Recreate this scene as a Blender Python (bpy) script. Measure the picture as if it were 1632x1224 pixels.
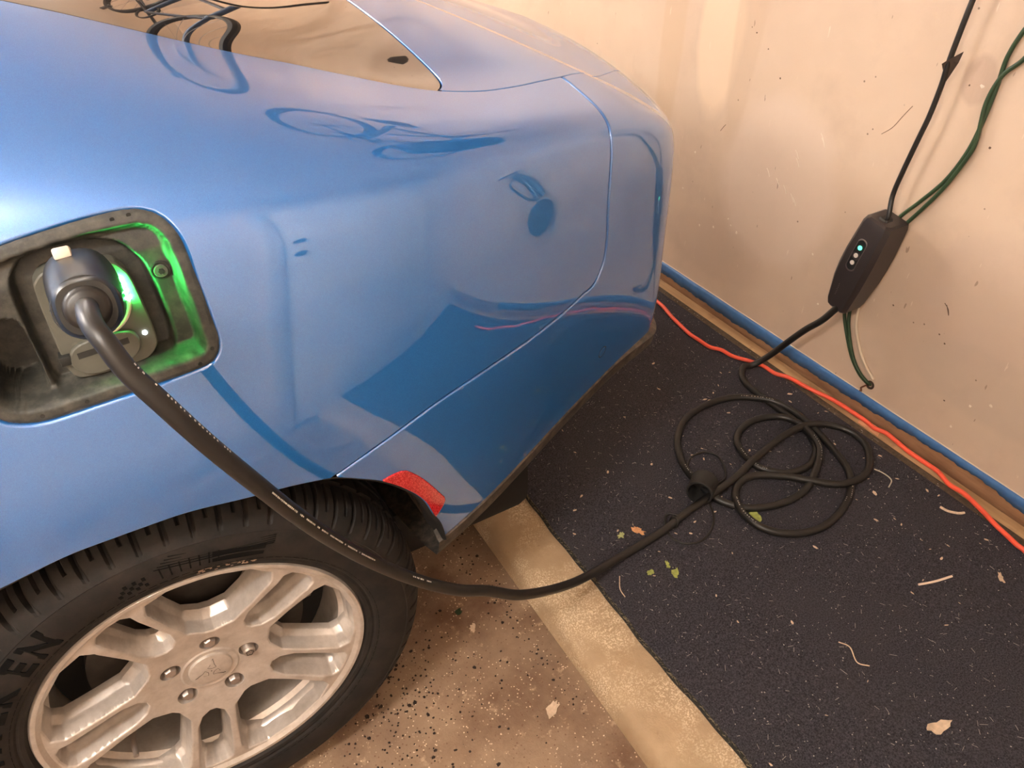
import bpy, bmesh, math, random
import numpy as np
from mathutils import Vector, Matrix

for ob in list(bpy.data.objects):
    bpy.data.objects.remove(ob, do_unlink=True)
scene = bpy.context.scene
COL = scene.collection

# ------------------------------------------------------------------ camera
cam_data = bpy.data.cameras.new('camera')
cam_data.sensor_fit = 'HORIZONTAL'
cam_data.sensor_width = 36.0
cam_data.lens = 1200.0 / 1632.0 * 36.0
cam_data.clip_start = 0.02
camera = bpy.data.objects.new('camera', cam_data)
COL.objects.link(camera)
camera.location = (0.0, 0.0, 1.437)
camera.rotation_euler = (math.radians(90 - 38.2), 0.0, math.radians(-30.55))
scene.camera = camera

# ------------------------------------------------------------------ world and exposure
world = bpy.data.worlds.new('world')
scene.world = world
world.use_nodes = True
world.node_tree.nodes['Background'].inputs[0].default_value = (0.9, 0.92, 1.0, 1)
world.node_tree.nodes['Background'].inputs[1].default_value = 0.3
scene.view_settings.view_transform = 'Standard'
scene.view_settings.look = 'None'
scene.view_settings.gamma = 1.0
scene.view_settings.use_curve_mapping = False
scene.view_settings.exposure = 0.66
LAMP_STRENGTH = 60.0           # the ceiling lamps (built further down)
LAMP_COLOUR = (1.0, 0.95, 0.90)

random.seed(11)
RNG = np.random.default_rng(7)


# ------------------------------------------------------------------ helpers: scene objects
def tag(o, label=None, cat=None, group=None, kind=None):
    if label: o['label'] = label
    if cat: o['category'] = cat
    if group: o['group'] = group
    if kind: o['kind'] = kind
    return o


def thing(name, label, cat, loc=(0, 0, 0), group=None):
    o = bpy.data.objects.new(name, None)
    o.empty_display_size = 0.05
    o.location = loc
    COL.objects.link(o)
    return tag(o, label, cat, group)


def wloc(o):
    p = Vector((0, 0, 0))
    while o is not None:
        p += o.location
        o = o.parent
    return p


def link(name, me, mats, parent=None, offset=None):
    """mesh in world coordinates; parented pieces are shifted into the parent's space"""
    o = bpy.data.objects.new(name, me)
    for m in (mats if isinstance(mats, (list, tuple)) else [mats]):
        me.materials.append(m)
    COL.objects.link(o)
    if parent is not None:
        o.parent = parent
        o.location = -wloc(parent)
    return o


def mesh(name, verts, faces, mats, parent=None, smooth=False, normals=None, angle=None, label=None, mat_ids=None):
    me = bpy.data.meshes.new(name)
    me.from_pydata([tuple(map(float, v)) for v in verts], [], [tuple(map(int, f)) for f in faces])
    me.update()
    if angle is not None:
        bm = bmesh.new(); bm.from_mesh(me)
        for f in bm.faces: f.smooth = True
        lim = math.radians(angle)
        for e in bm.edges:
            e.smooth = not (len(e.link_faces) == 2 and e.calc_face_angle(0) > lim)
        bm.to_mesh(me); bm.free()
    elif smooth or normals is not None:
        me.polygons.foreach_set('use_smooth', [True] * len(me.polygons))
    if mat_ids is not None:
        me.polygons.foreach_set('material_index', list(map(int, mat_ids)))
    if normals is not None:
        me.normals_split_custom_set_from_vertices([tuple(map(float, n)) for n in normals])
    o = link(name, me, mats, parent)
    if label: o['label'] = label
    return o


def from_bm(name, bm, mats, parent=None, angle=35, label=None):
    bmesh.ops.recalc_face_normals(bm, faces=bm.faces)
    lim = math.radians(angle)
    for f in bm.faces: f.smooth = True
    for e in bm.edges:
        e.smooth = not (len(e.link_faces) == 2 and e.calc_face_angle(0) > lim)
    me = bpy.data.meshes.new(name)
    bm.to_mesh(me); bm.free()
    o = link(name, me, mats, parent)
    if label: o['label'] = label
    return o


def bm_box(bm, lo, hi, bevel=0.0, seg=2):
    c = [(a + b) / 2 for a, b in zip(lo, hi)]
    s = [b - a for a, b in zip(lo, hi)]
    r = bmesh.ops.create_cube(bm, size=1.0, matrix=Matrix.Translation(c) @ Matrix.Diagonal((*s, 1)))
    if bevel:
        es = list({e for v in r['verts'] for e in v.link_edges})
        bmesh.ops.bevel(bm, geom=es, offset=bevel, segments=seg, affect='EDGES', profile=0.5)


def box(name, lo, hi, mat, parent=None, bevel=0.0, seg=2, label=None):
    bm = bmesh.new(); bm_box(bm, lo, hi, bevel, seg)
    return from_bm(name, bm, mat, parent, label=label)


def catmull(P, per=8, closed=False):
    P = [np.array(p, float) for p in P]
    n = len(P); out = []
    rng = range(n) if closed else range(n - 1)
    for i in rng:
        if closed:
            a, b, c, d = P[i - 1], P[i], P[(i + 1) % n], P[(i + 2) % n]
        else:
            b, c = P[i], P[i + 1]
            a = P[i - 1] if i > 0 else 2 * b - c
            d = P[i + 2] if i + 2 < n else 2 * c - b
        for k in range(per):
            t = k / per
            out.append(.5 * (2 * b + (c - a) * t + (2 * a - 5 * b + 4 * c - d) * t * t + (3 * b - 3 * c + d - a) * t ** 3))
    if not closed: out.append(P[-1])
    return np.array(out)


def resample(path, step):
    d = np.r_[0, np.cumsum(np.linalg.norm(np.diff(path, axis=0), axis=1))]
    n = max(2, int(d[-1] / step) + 1)
    s = np.linspace(0, d[-1], n)
    return np.stack([np.interp(s, d, path[:, k]) for k in range(3)], 1)


def frames(path):
    t = np.gradient(path, axis=0)
    t /= np.linalg.norm(t, axis=1)[:, None] + 1e-12
    n = np.cross(t[0], (0, 0, 1.0))
    if np.linalg.norm(n) < .1: n = np.cross(t[0], (1.0, 0, 0))
    n /= np.linalg.norm(n); N = []
    for i in range(len(path)):
        n = n - t[i] * np.dot(n, t[i]); n /= np.linalg.norm(n); N.append(n.copy())
    N = np.array(N)
    return t, N, np.cross(t, N)


def tube_data(path, r, sides=14, closed=False, cap=True):
    path = np.asarray(path, float)
    t, N, B = frames(path)
    rr = np.full(len(path), r) if np.isscalar(r) else np.asarray(r)
    a = np.linspace(0, 2 * math.pi, sides, endpoint=False)
    V = (path[:, None, :] + rr[:, None, None] * (np.cos(a)[None, :, None] * N[:, None, :] + np.sin(a)[None, :, None] * B[:, None, :])).reshape(-1, 3)
    F = []; m = len(path)
    for i in range(m if closed else m - 1):
        i2 = (i + 1) % m
        for k in range(sides):
            k2 = (k + 1) % sides
            F.append((i * sides + k, i * sides + k2, i2 * sides + k2, i2 * sides + k))
    if cap and not closed:
        F.append(tuple(range(sides))[::-1]); F.append(tuple((m - 1) * sides + k for k in range(sides)))
    return V, F


def tube(name, pts, r, mat, parent=None, sides=14, step=0.006, per=10, closed=False, label=None):
    p = catmull(pts, per, closed)
    if not closed: p = resample(p, step)
    V, F = tube_data(p, r, sides, closed)
    return mesh(name, V, F, mat, parent, angle=50, label=label)


class Batch:
    """several simple shapes collected into one mesh (one part)"""
    def __init__(s): s.V = []; s.F = []
    def add(s, V, F):
        o = len(s.V); s.V += [tuple(v) for v in V]; s.F += [tuple(i + o for i in f) for f in F]
    def tube(s, pts, r, sides=8, per=6, closed=False, raw=False):
        p = np.asarray(pts, float) if raw else catmull(pts, per, closed)
        V, F = tube_data(p, r, sides, closed); s.add(V, F)
    def build(s, name, mat, parent=None, angle=40, label=None):
        return mesh(name, s.V, s.F, mat, parent, angle=angle, label=label)


def copy_tree(o, parent=None):
    c = o.copy(); COL.objects.link(c); c.parent = parent
    for ch in list(o.children): copy_tree(ch, c)
    return c


# ------------------------------------------------------------------ helpers: surfaces cut by implicit curves
def poly_sdf(px, py, poly):
    """signed distance to a closed polygon, negative inside (vectorised)"""
    P = np.asarray(poly, float); px = np.asarray(px, float); py = np.asarray(py, float)
    d = np.full(px.shape, 1e9); ins = np.zeros(px.shape, bool)
    for i in range(len(P)):
        ax, ay = P[i]; bx, by = P[(i + 1) % len(P)]
        ex, ey = bx - ax, by - ay
        L = ex * ex + ey * ey
        if L < 1e-16: continue
        t = np.clip(((px - ax) * ex + (py - ay) * ey) / L, 0, 1)
        d = np.minimum(d, np.hypot(px - ax - t * ex, py - ay - t * ey))
        cond = (ay > py) != (by > py)
        with np.errstate(divide='ignore', invalid='ignore'):
            xi = ax + (py - ay) * ex / (ey if ey != 0 else 1e-12)
        ins ^= cond & (px < xi)
    return np.where(ins, -d, d)


class Sheet:
    """polygon soup with per-vertex normals that can be clipped by g(points) > 0"""
    def __init__(s, V, N, F, T=None):
        s.V = np.asarray(V, float); s.N = np.asarray(N, float); s.F = F
        s.T = np.zeros(len(s.V), int) if T is None else T
    @staticmethod
    def grid(S):
        nu, nv = S.shape[:2]
        du = np.gradient(S, axis=0); dv = np.gradient(S, axis=1)
        n = np.cross(du, dv); l = np.linalg.norm(n, axis=2, keepdims=True)
        n = n / np.maximum(l, 1e-12)
        F = [(i * nv + j, (i + 1) * nv + j, (i + 1) * nv + j + 1, i * nv + j + 1) for i in range(nu - 1) for j in range(nv - 1)]
        return Sheet(S.reshape(-1, 3), n.reshape(-1, 3), F)
    def clip(s, g, tagid=0, both=False):
        """keep g>0 (or split along g=0 when both)"""
        G = g(s.V); V = list(s.V); N = list(s.N); T = list(s.T); cache = {}; F = []
        pos = G > 0
        def cut(a, b):
            k = (a, b) if a < b else (b, a)
            if k not in cache:
                t = G[a] / (G[a] - G[b]); p = V[a] + (V[b] - V[a]) * t
                n = N[a] + (N[b] - N[a]) * t; n = n / (np.linalg.norm(n) + 1e-12)
                cache[k] = len(V); V.append(p); N.append(n); T.append(tagid)
            return cache[k]
        for f in s.F:
            ps = [pos[i] for i in f]
            if all(ps): F.append(f); continue
            if not any(ps):
                if both: F.append(f)
                continue
            A = []; B = []
            for i in range(len(f)):
                a, b = f[i], f[(i + 1) % len(f)]
                (A if pos[a] else B).append(a)
                if pos[a] != pos[b]:
                    c = cut(a, b); A.append(c); B.append(c)
            if len(A) > 2: F.append(tuple(A))
            if both and len(B) > 2: F.append(tuple(B))
        return Sheet(V, N, F, np.array(T)).compact()
    def compact(s):
        used = np.zeros(len(s.V), bool)
        for f in s.F:
            for i in f: used[i] = True
        m = np.cumsum(used) - 1
        return Sheet(s.V[used], s.N[used], [tuple(int(m[i]) for i in f) for f in s.F], s.T[used])
    def flange(s, g, tagid, r=0.003, depth=0.012):
        """rounded, turned-in edge along the boundary that the clip with this tag left"""
        cnt = {}
        for f in s.F:
            for i in range(len(f)):
                a, b = f[i], f[(i + 1) % len(f)]
                if s.T[a] == tagid and s.T[b] == tagid: cnt.setdefault((min(a, b), max(a, b)), []).append((a, b))
        edges = [v[0] for v in cnt.values() if len(v) == 1]
        ids = sorted({i for e in edges for i in e})
        if not ids: return s
        P = s.V[ids]; N = s.N[ids]; h = 1e-4
        gr = np.stack([(g(P + np.eye(3)[k] * h) - g(P - np.eye(3)[k] * h)) for k in range(3)], 1)
        gr -= N * np.sum(gr * N, 1)[:, None]
        out = -gr / (np.linalg.norm(gr, axis=1)[:, None] + 1e-12)
        rows = [np.array(ids)]; V = [s.V]; NN = [s.N]; TT = [s.T]; c = len(s.V)
        for a in (40, 90):
            a = math.radians(a)
            V.append(P + out * r * math.sin(a) - N * r * (1 - math.cos(a))); NN.append(N * math.cos(a) + out * math.sin(a))
            rows.append(np.arange(c, c + len(ids))); c += len(ids); TT.append(np.full(len(ids), -1))
        V.append(P + out * r - N * depth); NN.append(out); rows.append(np.arange(c, c + len(ids))); TT.append(np.full(len(ids), -1))
        pos = {i: k for k, i in enumerate(ids)}; F = list(s.F)
        for a, b in edges:
            ka, kb = pos[a], pos[b]
            for q in range(len(rows) - 1):
                F.append((int(rows[q][kb]), int(rows[q][ka]), int(rows[q + 1][ka]), int(rows[q + 1][kb])))
        return Sheet(np.concatenate(V), np.concatenate(NN), F, np.concatenate(TT))
    def mirrored(s, yc):
        V = s.V.copy(); V[:, 1] = 2 * yc - V[:, 1]; N = s.N.copy(); N[:, 1] *= -1
        return Sheet(V, N, [tuple(reversed(f)) for f in s.F], s.T.copy())
    def joined(s, o):
        k = len(s.V)
        return Sheet(np.concatenate([s.V, o.V]), np.concatenate([s.N, o.N]), s.F + [tuple(i + k for i in f) for f in o.F], np.concatenate([s.T, o.T]))
    def build(s, name, mat, parent=None, custom=True, angle=None, label=None):
        return mesh(name, s.V, s.F, mat, parent, normals=s.N if custom else None, angle=angle, label=label)


# ------------------------------------------------------------------ materials
def lin(r, g, b):
    f = lambda c: (c / 255 / 12.92) if c / 255 <= 0.04045 else ((c / 255 + 0.055) / 1.055) ** 2.4
    return (f(r), f(g), f(b), 1.0)


class Mat:
    def __init__(s, name, base=(.5, .5, .5, 1), rough=.5, metal=0., **kw):
        s.m = bpy.data.materials.new(name); s.m.use_nodes = True
        s.nt = s.m.node_tree; s.b = s.nt.nodes['Principled BSDF']
        s.b.inputs['Base Color'].default_value = base
        s.b.inputs['Roughness'].default_value = rough
        s.b.inputs['Metallic'].default_value = metal
        for k, v in kw.items(): s.b.inputs[k.replace('_', ' ')].default_value = v
        s._co = None
    def node(s, t, **kw):
        n = s.nt.nodes.new(t)
        for k, v in kw.items(): setattr(n, k, v)
        return n
    def link(s, a, b): s.nt.links.new(a, b)
    @property
    def co(s):
        if s._co is None: s._co = s.node('ShaderNodeNewGeometry').outputs['Position']
        return s._co
    def mapped(s, scale=(1, 1, 1), loc=(0, 0, 0), rot=(0, 0, 0)):
        n = s.node('ShaderNodeMapping'); s.link(s.co, n.inputs['Vector'])
        n.inputs['Scale'].default_value = scale; n.inputs['Location'].default_value = loc; n.inputs['Rotation'].default_value = rot
        return n.outputs[0]
    def noise(s, scale, detail=4, rough=.55, vec=None, out='Fac', dist=0.):
        n = s.node('ShaderNodeTexNoise'); n.inputs['Scale'].default_value = scale; n.inputs['Detail'].default_value = detail
        n.inputs['Roughness'].default_value = rough; n.inputs['Distortion'].default_value = dist
        s.link(vec or s.co, n.inputs['Vector']); return n.outputs[out]
    def voronoi(s, scale, vec=None, out='Distance', feature='F1', rnd=1.):
        n = s.node('ShaderNodeTexVoronoi'); n.feature = feature; n.inputs['Scale'].default_value = scale
        n.inputs['Randomness'].default_value = rnd
        s.link(vec or s.co, n.inputs['Vector']); return n.outputs[out]
    def ramp(s, fac, lo, hi, a=0., b=1.):
        n = s.node('ShaderNodeMapRange'); s.link(fac, n.inputs['Value']); n.clamp = True
        for k, v in zip(('From Min', 'From Max', 'To Min', 'To Max'), (lo, hi, a, b)): n.inputs[k].default_value = v
        return n.outputs[0]
    def math(s, op, a, b):
        n = s.node('ShaderNodeMath', operation=op)
        for i, v in enumerate((a, b)):
            if isinstance(v, (int, float)): n.inputs[i].default_value = v
            else: s.link(v, n.inputs[i])
        return n.outputs[0]
    def mix(s, fac, a, b, mode='MIX'):
        n = s.node('ShaderNodeMix', data_type='RGBA', blend_type=mode)
        for i, v in ((0, fac), (6, a), (7, b)):
            if isinstance(v, (int, float, tuple)): n.inputs[i].default_value = v
            else: s.link(v, n.inputs[i])
        return n.outputs[2]
    def color(s, sock): s.link(sock, s.b.inputs['Base Color']); return s
    def rough(s, sock): s.link(sock, s.b.inputs['Roughness']); return s
    def bump(s, h, strength=.3, dist=.01):
        n = s.node('ShaderNodeBump'); n.inputs['Strength'].default_value = strength; n.inputs['Distance'].default_value = dist
        s.link(h, n.inputs['Height']); s.link(n.outputs[0], s.b.inputs['Normal']); return s
    def axis(s):
        n = s.node('ShaderNodeSeparateXYZ'); s.link(s.co, n.inputs[0]); return n.outputs
    def blob(s, y, z, ry, rz, soft=.35, wob=.25, scale=6., plane='yz'):
        """soft-edged irregular patch on a wall or floor (1 inside)"""
        a, b = (1, 2) if plane == 'yz' else (0, 1)
        ax = s.axis()
        dy = s.math('DIVIDE', s.math('SUBTRACT', ax[a], y), ry); dz = s.math('DIVIDE', s.math('SUBTRACT', ax[b], z), rz)
        d = s.math('POWER', s.math('ADD', s.math('MULTIPLY', dy, dy), s.math('MULTIPLY', dz, dz)), .5)
        d = s.math('ADD', d, s.math('MULTIPLY', s.math('SUBTRACT', s.noise(scale, 3), .5), wob * 2))
        return s.ramp(d, 1 - soft, 1 + soft, 1., 0.)


def simple(name, rgb, rough=.5, metal=0., var=.0, vscale=30., bump=0., bscale=200., **kw):
    m = Mat(name, lin(*rgb), rough, metal, **kw)
    if var:
        f = m.ramp(m.noise(vscale, 4), .3, .7, 1 - var, 1 + var)
        h = m.node('ShaderNodeVectorMath', operation='SCALE'); h.inputs[0].default_value = lin(*rgb)[:3]; m.link(f, h.inputs['Scale'])
        m.color(h.outputs[0])
    if bump: m.bump(m.noise(bscale, 3), bump, .004)
    return m.m


def emitter(name, rgb, strength):
    m = Mat(name, (*rgb, 1), .4)
    m.b.inputs['Emission Color'].default_value = (*rgb, 1); m.b.inputs['Emission Strength'].default_value = strength
    return m.m

# blue metallic car paint with a thick clear coat
p = Mat('car_paint', lin(22, 110, 205), .42, .5, Coat_Weight=1., Coat_Roughness=.015, Coat_IOR=2.5)
fl = p.noise(2600., 1, .5)
p.color(p.mix(p.ramp(fl, .35, .7), lin(18, 102, 188), lin(48, 138, 220)))
PAINT = p.m
p = Mat('tinted_glass', (.012, .012, .014, 1), .02, 0., IOR=2.3, Coat_Weight=1., Coat_Roughness=.01, Coat_IOR=1.9)
GLASS = p.m
BLACK_SHELL = simple('black_shell', (8, 8, 9), .8)
PLASTIC = simple('black_plastic', (30, 30, 29), .55, var=.25, bump=.06, bscale=900.)
p = Mat('dusty_plastic', lin(52, 48, 44), .6)
p.color(p.mix(p.ramp(p.noise(55., 5, .7), .42, .72), lin(44, 41, 38), lin(98, 86, 74)))
DUSTY = p.m
p = Mat('dirty_liner', lin(50, 40, 32), .85)
p.color(p.mix(p.ramp(p.noise(40., 6, .7), .4, .68), lin(38, 33, 29), lin(112, 86, 62))).bump(p.noise(120., 5), .5, .006)
LINER = p.m
GLOSS_BLACK = simple('gloss_black_plastic', (14, 14, 15), .12)
p = Mat('rubber_tyre', lin(30, 27, 25), .72, Specular_IOR_Level=.35)
p.color(p.mix(p.ramp(p.noise(28., 5, .65), .38, .7), lin(19, 17, 16), lin(40, 34, 30))).bump(p.noise(420., 3), .06, .002)
TYRE = p.m
TYRE_MARK = simple('tyre_lettering', (9, 9, 9), .9, Specular_IOR_Level=.15)
p = Mat('silver_alloy', lin(206, 198, 190), .34, .45)
p.color(p.mix(p.ramp(p.noise(34., 6, .7), .35, .75), lin(204, 196, 188), lin(172, 162, 152)))
ALLOY = p.m
ALLOY_LINE = simple('alloy_groove', (92, 84, 78), .5, .4)
CHROME = simple('bolt_steel', (176, 166, 158), .42, .8)
BRAKE_DARK = simple('brake_iron', (64, 58, 53), .6, .5, var=.3)
CALIPER = simple('caliper_grey', (126, 112, 102), .55, .3, var=.2)
p = Mat('red_reflector', lin(190, 22, 34), .12, 0., Coat_Weight=1.)
w = p.node('ShaderNodeTexWave'); w.inputs['Scale'].default_value = 120; p.link(p.co, w.inputs['Vector'])
p.color(p.mix(p.ramp(p.voronoi(420.), .15, .6), lin(232, 70, 74), lin(178, 16, 30)))
RED = p.m
CABLE = simple('black_rubber_cable', (30, 28, 26), .42, var=.15, vscale=60.)
CABLE_PRINT = simple('white_cable_print', (206, 200, 190), .6)
BOX_PLASTIC = simple('charcoal_box_plastic', (52, 46, 46), .42, bump=.03, bscale=1500.)
BOX_PRINT = simple('grey_print', (116, 106, 102), .6)
CREAM_PLASTIC = simple('cream_plastic', (226, 208, 188), .4)
PORT_GREY = simple('port_grey', (84, 84, 76), .55, var=.12)
PORT_DARK = simple('port_dark', (30, 31, 29), .6)
GREEN_LED = emitter('green_led', (.05, 1., .14), 750.)
WHITE_LED = emitter('white_led', (.85, .95, 1.), 8.)
BOX_GREEN = emitter('box_green_led', (.08, .75, .42), 2.2)
BOX_WHITE = simple('box_white_lens', (222, 214, 206), .3)
GREEN_WIRE = simple('green_wire', (44, 66, 42), .45, var=.2)
ORANGE = simple('orange_cord', (246, 96, 70), .45, var=.08)
COPPER = simple('bare_copper', (120, 78, 54), .5, .5)

# cream painted garage wall with patched paint, stains and pock marks
p = Mat('painted_wall', lin(214, 190, 166), .45)
base = p.mix(p.ramp(p.noise(1.7, 4, .6), .3, .7), lin(206, 182, 160), lin(222, 199, 176))
base = p.mix(p.ramp(p.noise(5.5, 5, .65), .52, .78, 0, .45), base, lin(190, 166, 146))
for (y, z, ry, rz, c, f) in ((1.66, .90, .085, .22, (232, 206, 178), .75), (1.36, .56, .20, .24, (222, 200, 182), .6),
                             (1.86, .92, .05, .5, (206, 178, 148), .55), (1.56, .98, .05, .36, (200, 174, 148), .45),
                             (.905, .965, .035, .05, (184, 158, 140), .6), (.70, .52, .16, .16, (200, 176, 160), .35),
                             (1.55, .28, .22, .10, (196, 172, 154), .3), (.62, .33, .22, .09, (196, 176, 158), .4)):
    base = p.mix(p.math('MULTIPLY', p.blob(y, z, ry, rz, .12, .12, 9.), f), base, lin(*c))
spots = p.ramp(p.voronoi(19.), .035, .055, 1., 0.)
keep = p.ramp(p.noise(7.5, 2), .53, .57)
base = p.mix(p.math('MULTIPLY', p.math('MULTIPLY', spots, keep), .8), base, lin(108, 84, 66))
streak = p.noise(22., 2, .5, p.mapped((1, 4.5, .8), rot=(.6, 0, 0)))
base = p.mix(p.ramp(streak, .75, .775, 0, .45), base, lin(238, 222, 202))
streak2 = p.noise(16., 2, .5, p.mapped((1, 3.6, 1.1), loc=(3, 1, 7), rot=(-.9, 0, 0)))
base = p.mix(p.ramp(streak2, .75, .77, 0, .6), base, lin(136, 108, 88))
p.color(base).bump(p.noise(36., 5, .6), .14, .006)
WALL = p.m
p = Mat('chipped_plaster', lin(236, 222, 204), .8); CHIP = p.m
SCRATCH = simple('dark_scratch', (104, 80, 64), .7)
CEIL = simple('ceiling_paint', (236, 222, 204), .7)
WALL_PLAIN = simple('plain_wall_paint', (216, 196, 174), .6)

# worn concrete slab the car stands on
p = Mat('garage_concrete', lin(170, 136, 104), .7)
b = p.mix(p.ramp(p.noise(5., 6, .65), .3, .7), lin(128, 104, 84), lin(164, 138, 112))
b = p.mix(p.ramp(p.noise(3.4, 6, .65), .46, .66, 0, .85), b, lin(104, 74, 54))
b = p.mix(p.ramp(p.noise(28., 4, .7), .6, .72, 0, .6), b, lin(206, 178, 146))
b = p.mix(p.ramp(p.voronoi(95.), .10, .20, .85, 0.), b, lin(112, 80, 58))
pal = p.math('MULTIPLY', p.ramp(p.voronoi(120., p.mapped(loc=(4, 2, 1))), .12, .2, 1., 0.), p.ramp(p.noise(18., 2), .45, .55))
b = p.mix(pal, b, lin(226, 202, 172))
p.color(b).bump(p.noise(80., 5, .7), .35, .006)
CONCRETE = p.m
p = Mat('curb_concrete', lin(186, 152, 110), .75)
b = p.mix(p.ramp(p.noise(7., 6, .65), .3, .7), lin(168, 142, 110), lin(190, 164, 132))
worn = p.math('MULTIPLY', p.ramp(p.noise(9., 3, .6), .44, .62), p.ramp(p.noise(320., 3, .6), .5, .58))
b = p.mix(worn, b, lin(224, 204, 172))
b = p.mix(p.ramp(p.noise(45., 5, .7), .64, .74, 0, .7), b, lin(140, 108, 78))
ax = p.axis()
p.color(b).bump(p.noise(110., 5, .7), .4, .005)
CURB = p.m
p = Mat('navy_mat_pile', lin(36, 35, 42), .95)
b = p.mix(p.ramp(p.noise(330., 4, .75), .36, .66), lin(26, 26, 34), lin(92, 88, 98))
b = p.mix(p.ramp(p.noise(6., 4, .6), .45, .75, 0, .45), b, lin(74, 69, 74))
p.color(b).bump(p.noise(330., 4, .75), 1., .008)
MAT_PILE = p.m
MAT_EDGE = simple('mat_backing', (44, 42, 36), .9, var=.5, vscale=260., bump=.6, bscale=500.)
MAT_WORN = simple('mat_worn_border', (84, 70, 54), .9, var=.35, vscale=120., bump=.5, bscale=400.)
p = Mat('raw_plywood', lin(186, 152, 110), .7)
b = p.mix(p.ramp(p.noise(30., 5, .6, p.mapped((1, .12, 1))), .35, .65), lin(166, 130, 92), lin(198, 164, 122))
p.color(p.mix(p.ramp(p.noise(14., 4), .56, .7, 0, .6), b, lin(140, 106, 76))).bump(p.noise(160., 4), .2, .003)
PLY = p.m
p = Mat('brown_board', lin(140, 104, 76), .75)
p.color(p.mix(p.ramp(p.noise(26., 5, .6, p.mapped((1, .2, 1))), .35, .68), lin(122, 88, 62), lin(164, 126, 94)))
BROWN = p.m
TAPE = simple('blue_masking_tape', (66, 112, 166), .55, var=.12, vscale=50.)
CAULK = simple('pale_caulk', (222, 206, 186), .6)
DARK_GAP = simple('dark_gap', (40, 28, 20), .9)
PINK_PATCH = simple('pink_patch', (222, 168, 128), .7, var=.1)

# ------------------------------------------------------------------ the garage
WX = 1.664                      # face of the wall behind the car
def struct(o, label=None):
    return tag(o, label, kind='structure')

X0, Y0, Y1, ZC = -6.2, -.62, 5.6, 2.62
struct(box('wall_right', (WX, Y0, 0.0), (WX + .12, Y1, ZC), WALL), 'cream painted wall with scuffs and patched paint')
struct(box('wall_left', (X0 - .12, Y0, 0.0), (X0, Y1, ZC), WALL_PLAIN), 'plain cream garage wall')
struct(box('wall_front', (X0 - .12, Y0 - .12, 0.0), (WX + .12, Y0, ZC), WALL_PLAIN), 'plain cream garage wall along the car bay')
struct(box('wall_back', (X0 - .12, Y1, 0.0), (WX + .12, Y1 + .12, ZC), WALL_PLAIN), 'plain cream garage wall on the far side')
struct(box('ceiling', (X0 - .12, Y0 - .12, ZC), (WX + .12, Y1 + .12, ZC + .1), CEIL), 'pale painted garage ceiling')
struct(box('floor', (X0 - .12, Y0 - .12, -.12), (.60, Y1 + .12, 0.0), CONCRETE), 'worn tan concrete slab with dark dirt spots')

# raised concrete ledge with a worn rounded nose
prof = [(.556, -.12), (.556, .004), (.558, .02), (.561, .036), (.566, .048), (.575, .056), (.588, .060), (.62, .061), (WX + .02, .061), (WX + .02, -.12)]
ys = np.linspace(Y0, Y1, 300)
V = []; F = []; k = len(prof)
for i, y in enumerate(ys):
    for (x, z) in prof:
        w = .004 * math.sin(y * 9.1) + .003 * math.sin(y * 23.7 + 1) + .0015 * math.sin(y * 61)
        V.append((x + (w if .004 < z < .0605 else 0), y, z + (.0012 * math.sin(y * 40 + x * 90) if .02 < z < .0605 else 0)))
for i in range(len(ys) - 1):
    for j in range(k - 1):
        F.append((i * k + j, (i + 1) * k + j, (i + 1) * k + j + 1, i * k + j + 1))
struct(mesh('trim_1', V, F, CURB, smooth=True), 'raised tan concrete ledge with worn pale nose')

# plywood strip along the wall foot and the board above it
struct(box('trim_2', (1.612, Y0, .060), (1.6535, Y1, .0655), PLY, bevel=.001), 'bare plywood strip between the dark mat and the wall')
struct(box('baseboard_right', (1.6555, Y0, .0605), (WX, Y1, .118), BROWN, bevel=.001), 'brown board along the foot of the wall')
box('crack_strip', (1.6530, Y0, .0600), (1.6560, Y1, .0625), DARK_GAP, bpy.data.objects['baseboard_right'])  # dark strip stands for the open crack between plywood and board
# ragged strip of blue masking tape on the board, thin caulk line above it
ty = np.arange(.05, 2.6, .006)
lowz = []
for y in ty:
    b = np.interp(y, [.05, .42, .47, .5, .62, .72, .85, 1.0, 1.25, 1.4, 1.6, 1.8, 2.6], [.092, .096, .097, .108, .108, .104, .098, .093, .088, .084, .087, .092, .09])
    lowz.append(b + .0016 * math.sin(y * 71) + .0012 * math.sin(y * 173 + 2) + .001 * math.sin(y * 331))
V = []; F = []
for i, (y, b) in enumerate(zip(ty, lowz)):
    V += [(1.6548, y, b), (1.6548, y, .1195), (1.6575, y, .1268), (1.6638, y, .1285), (1.6552, y, b)]
    if i:
        o = (i - 1) * 5
        for j in range(3): F.append((o + j, o + j + 1, o + j + 6, o + j + 5))
        F.append((o + 4, o, o + 5, o + 9))
tag(mesh('masking_tape', V, F, TAPE, smooth=True), 'ragged strip of blue masking tape along the brown baseboard', 'tape')
struct(tube('trim_3', [(1.6625, y, .1288 + .0004 * math.sin(y * 30)) for y in np.arange(.0, 2.6, .1)], .0016, CAULK, sides=6, step=.05), 'thin pale caulk line above the blue tape')
tag(mesh('plywood_patch', [(1.6205, .80, .0662), (1.6500, .812, .0662), (1.6510, .876, .0662), (1.6200, .866, .0662), (1.6205, .80, .0680), (1.6500, .812, .0680), (1.6510, .876, .0680), (1.6200, .866, .0680)],
         [(4, 5, 6, 7), (0, 1, 5, 4), (1, 2, 6, 5), (2, 3, 7, 6), (3, 0, 4, 7)], PINK_PATCH), 'small pinkish filler patch on the plywood strip', 'patch')

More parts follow.
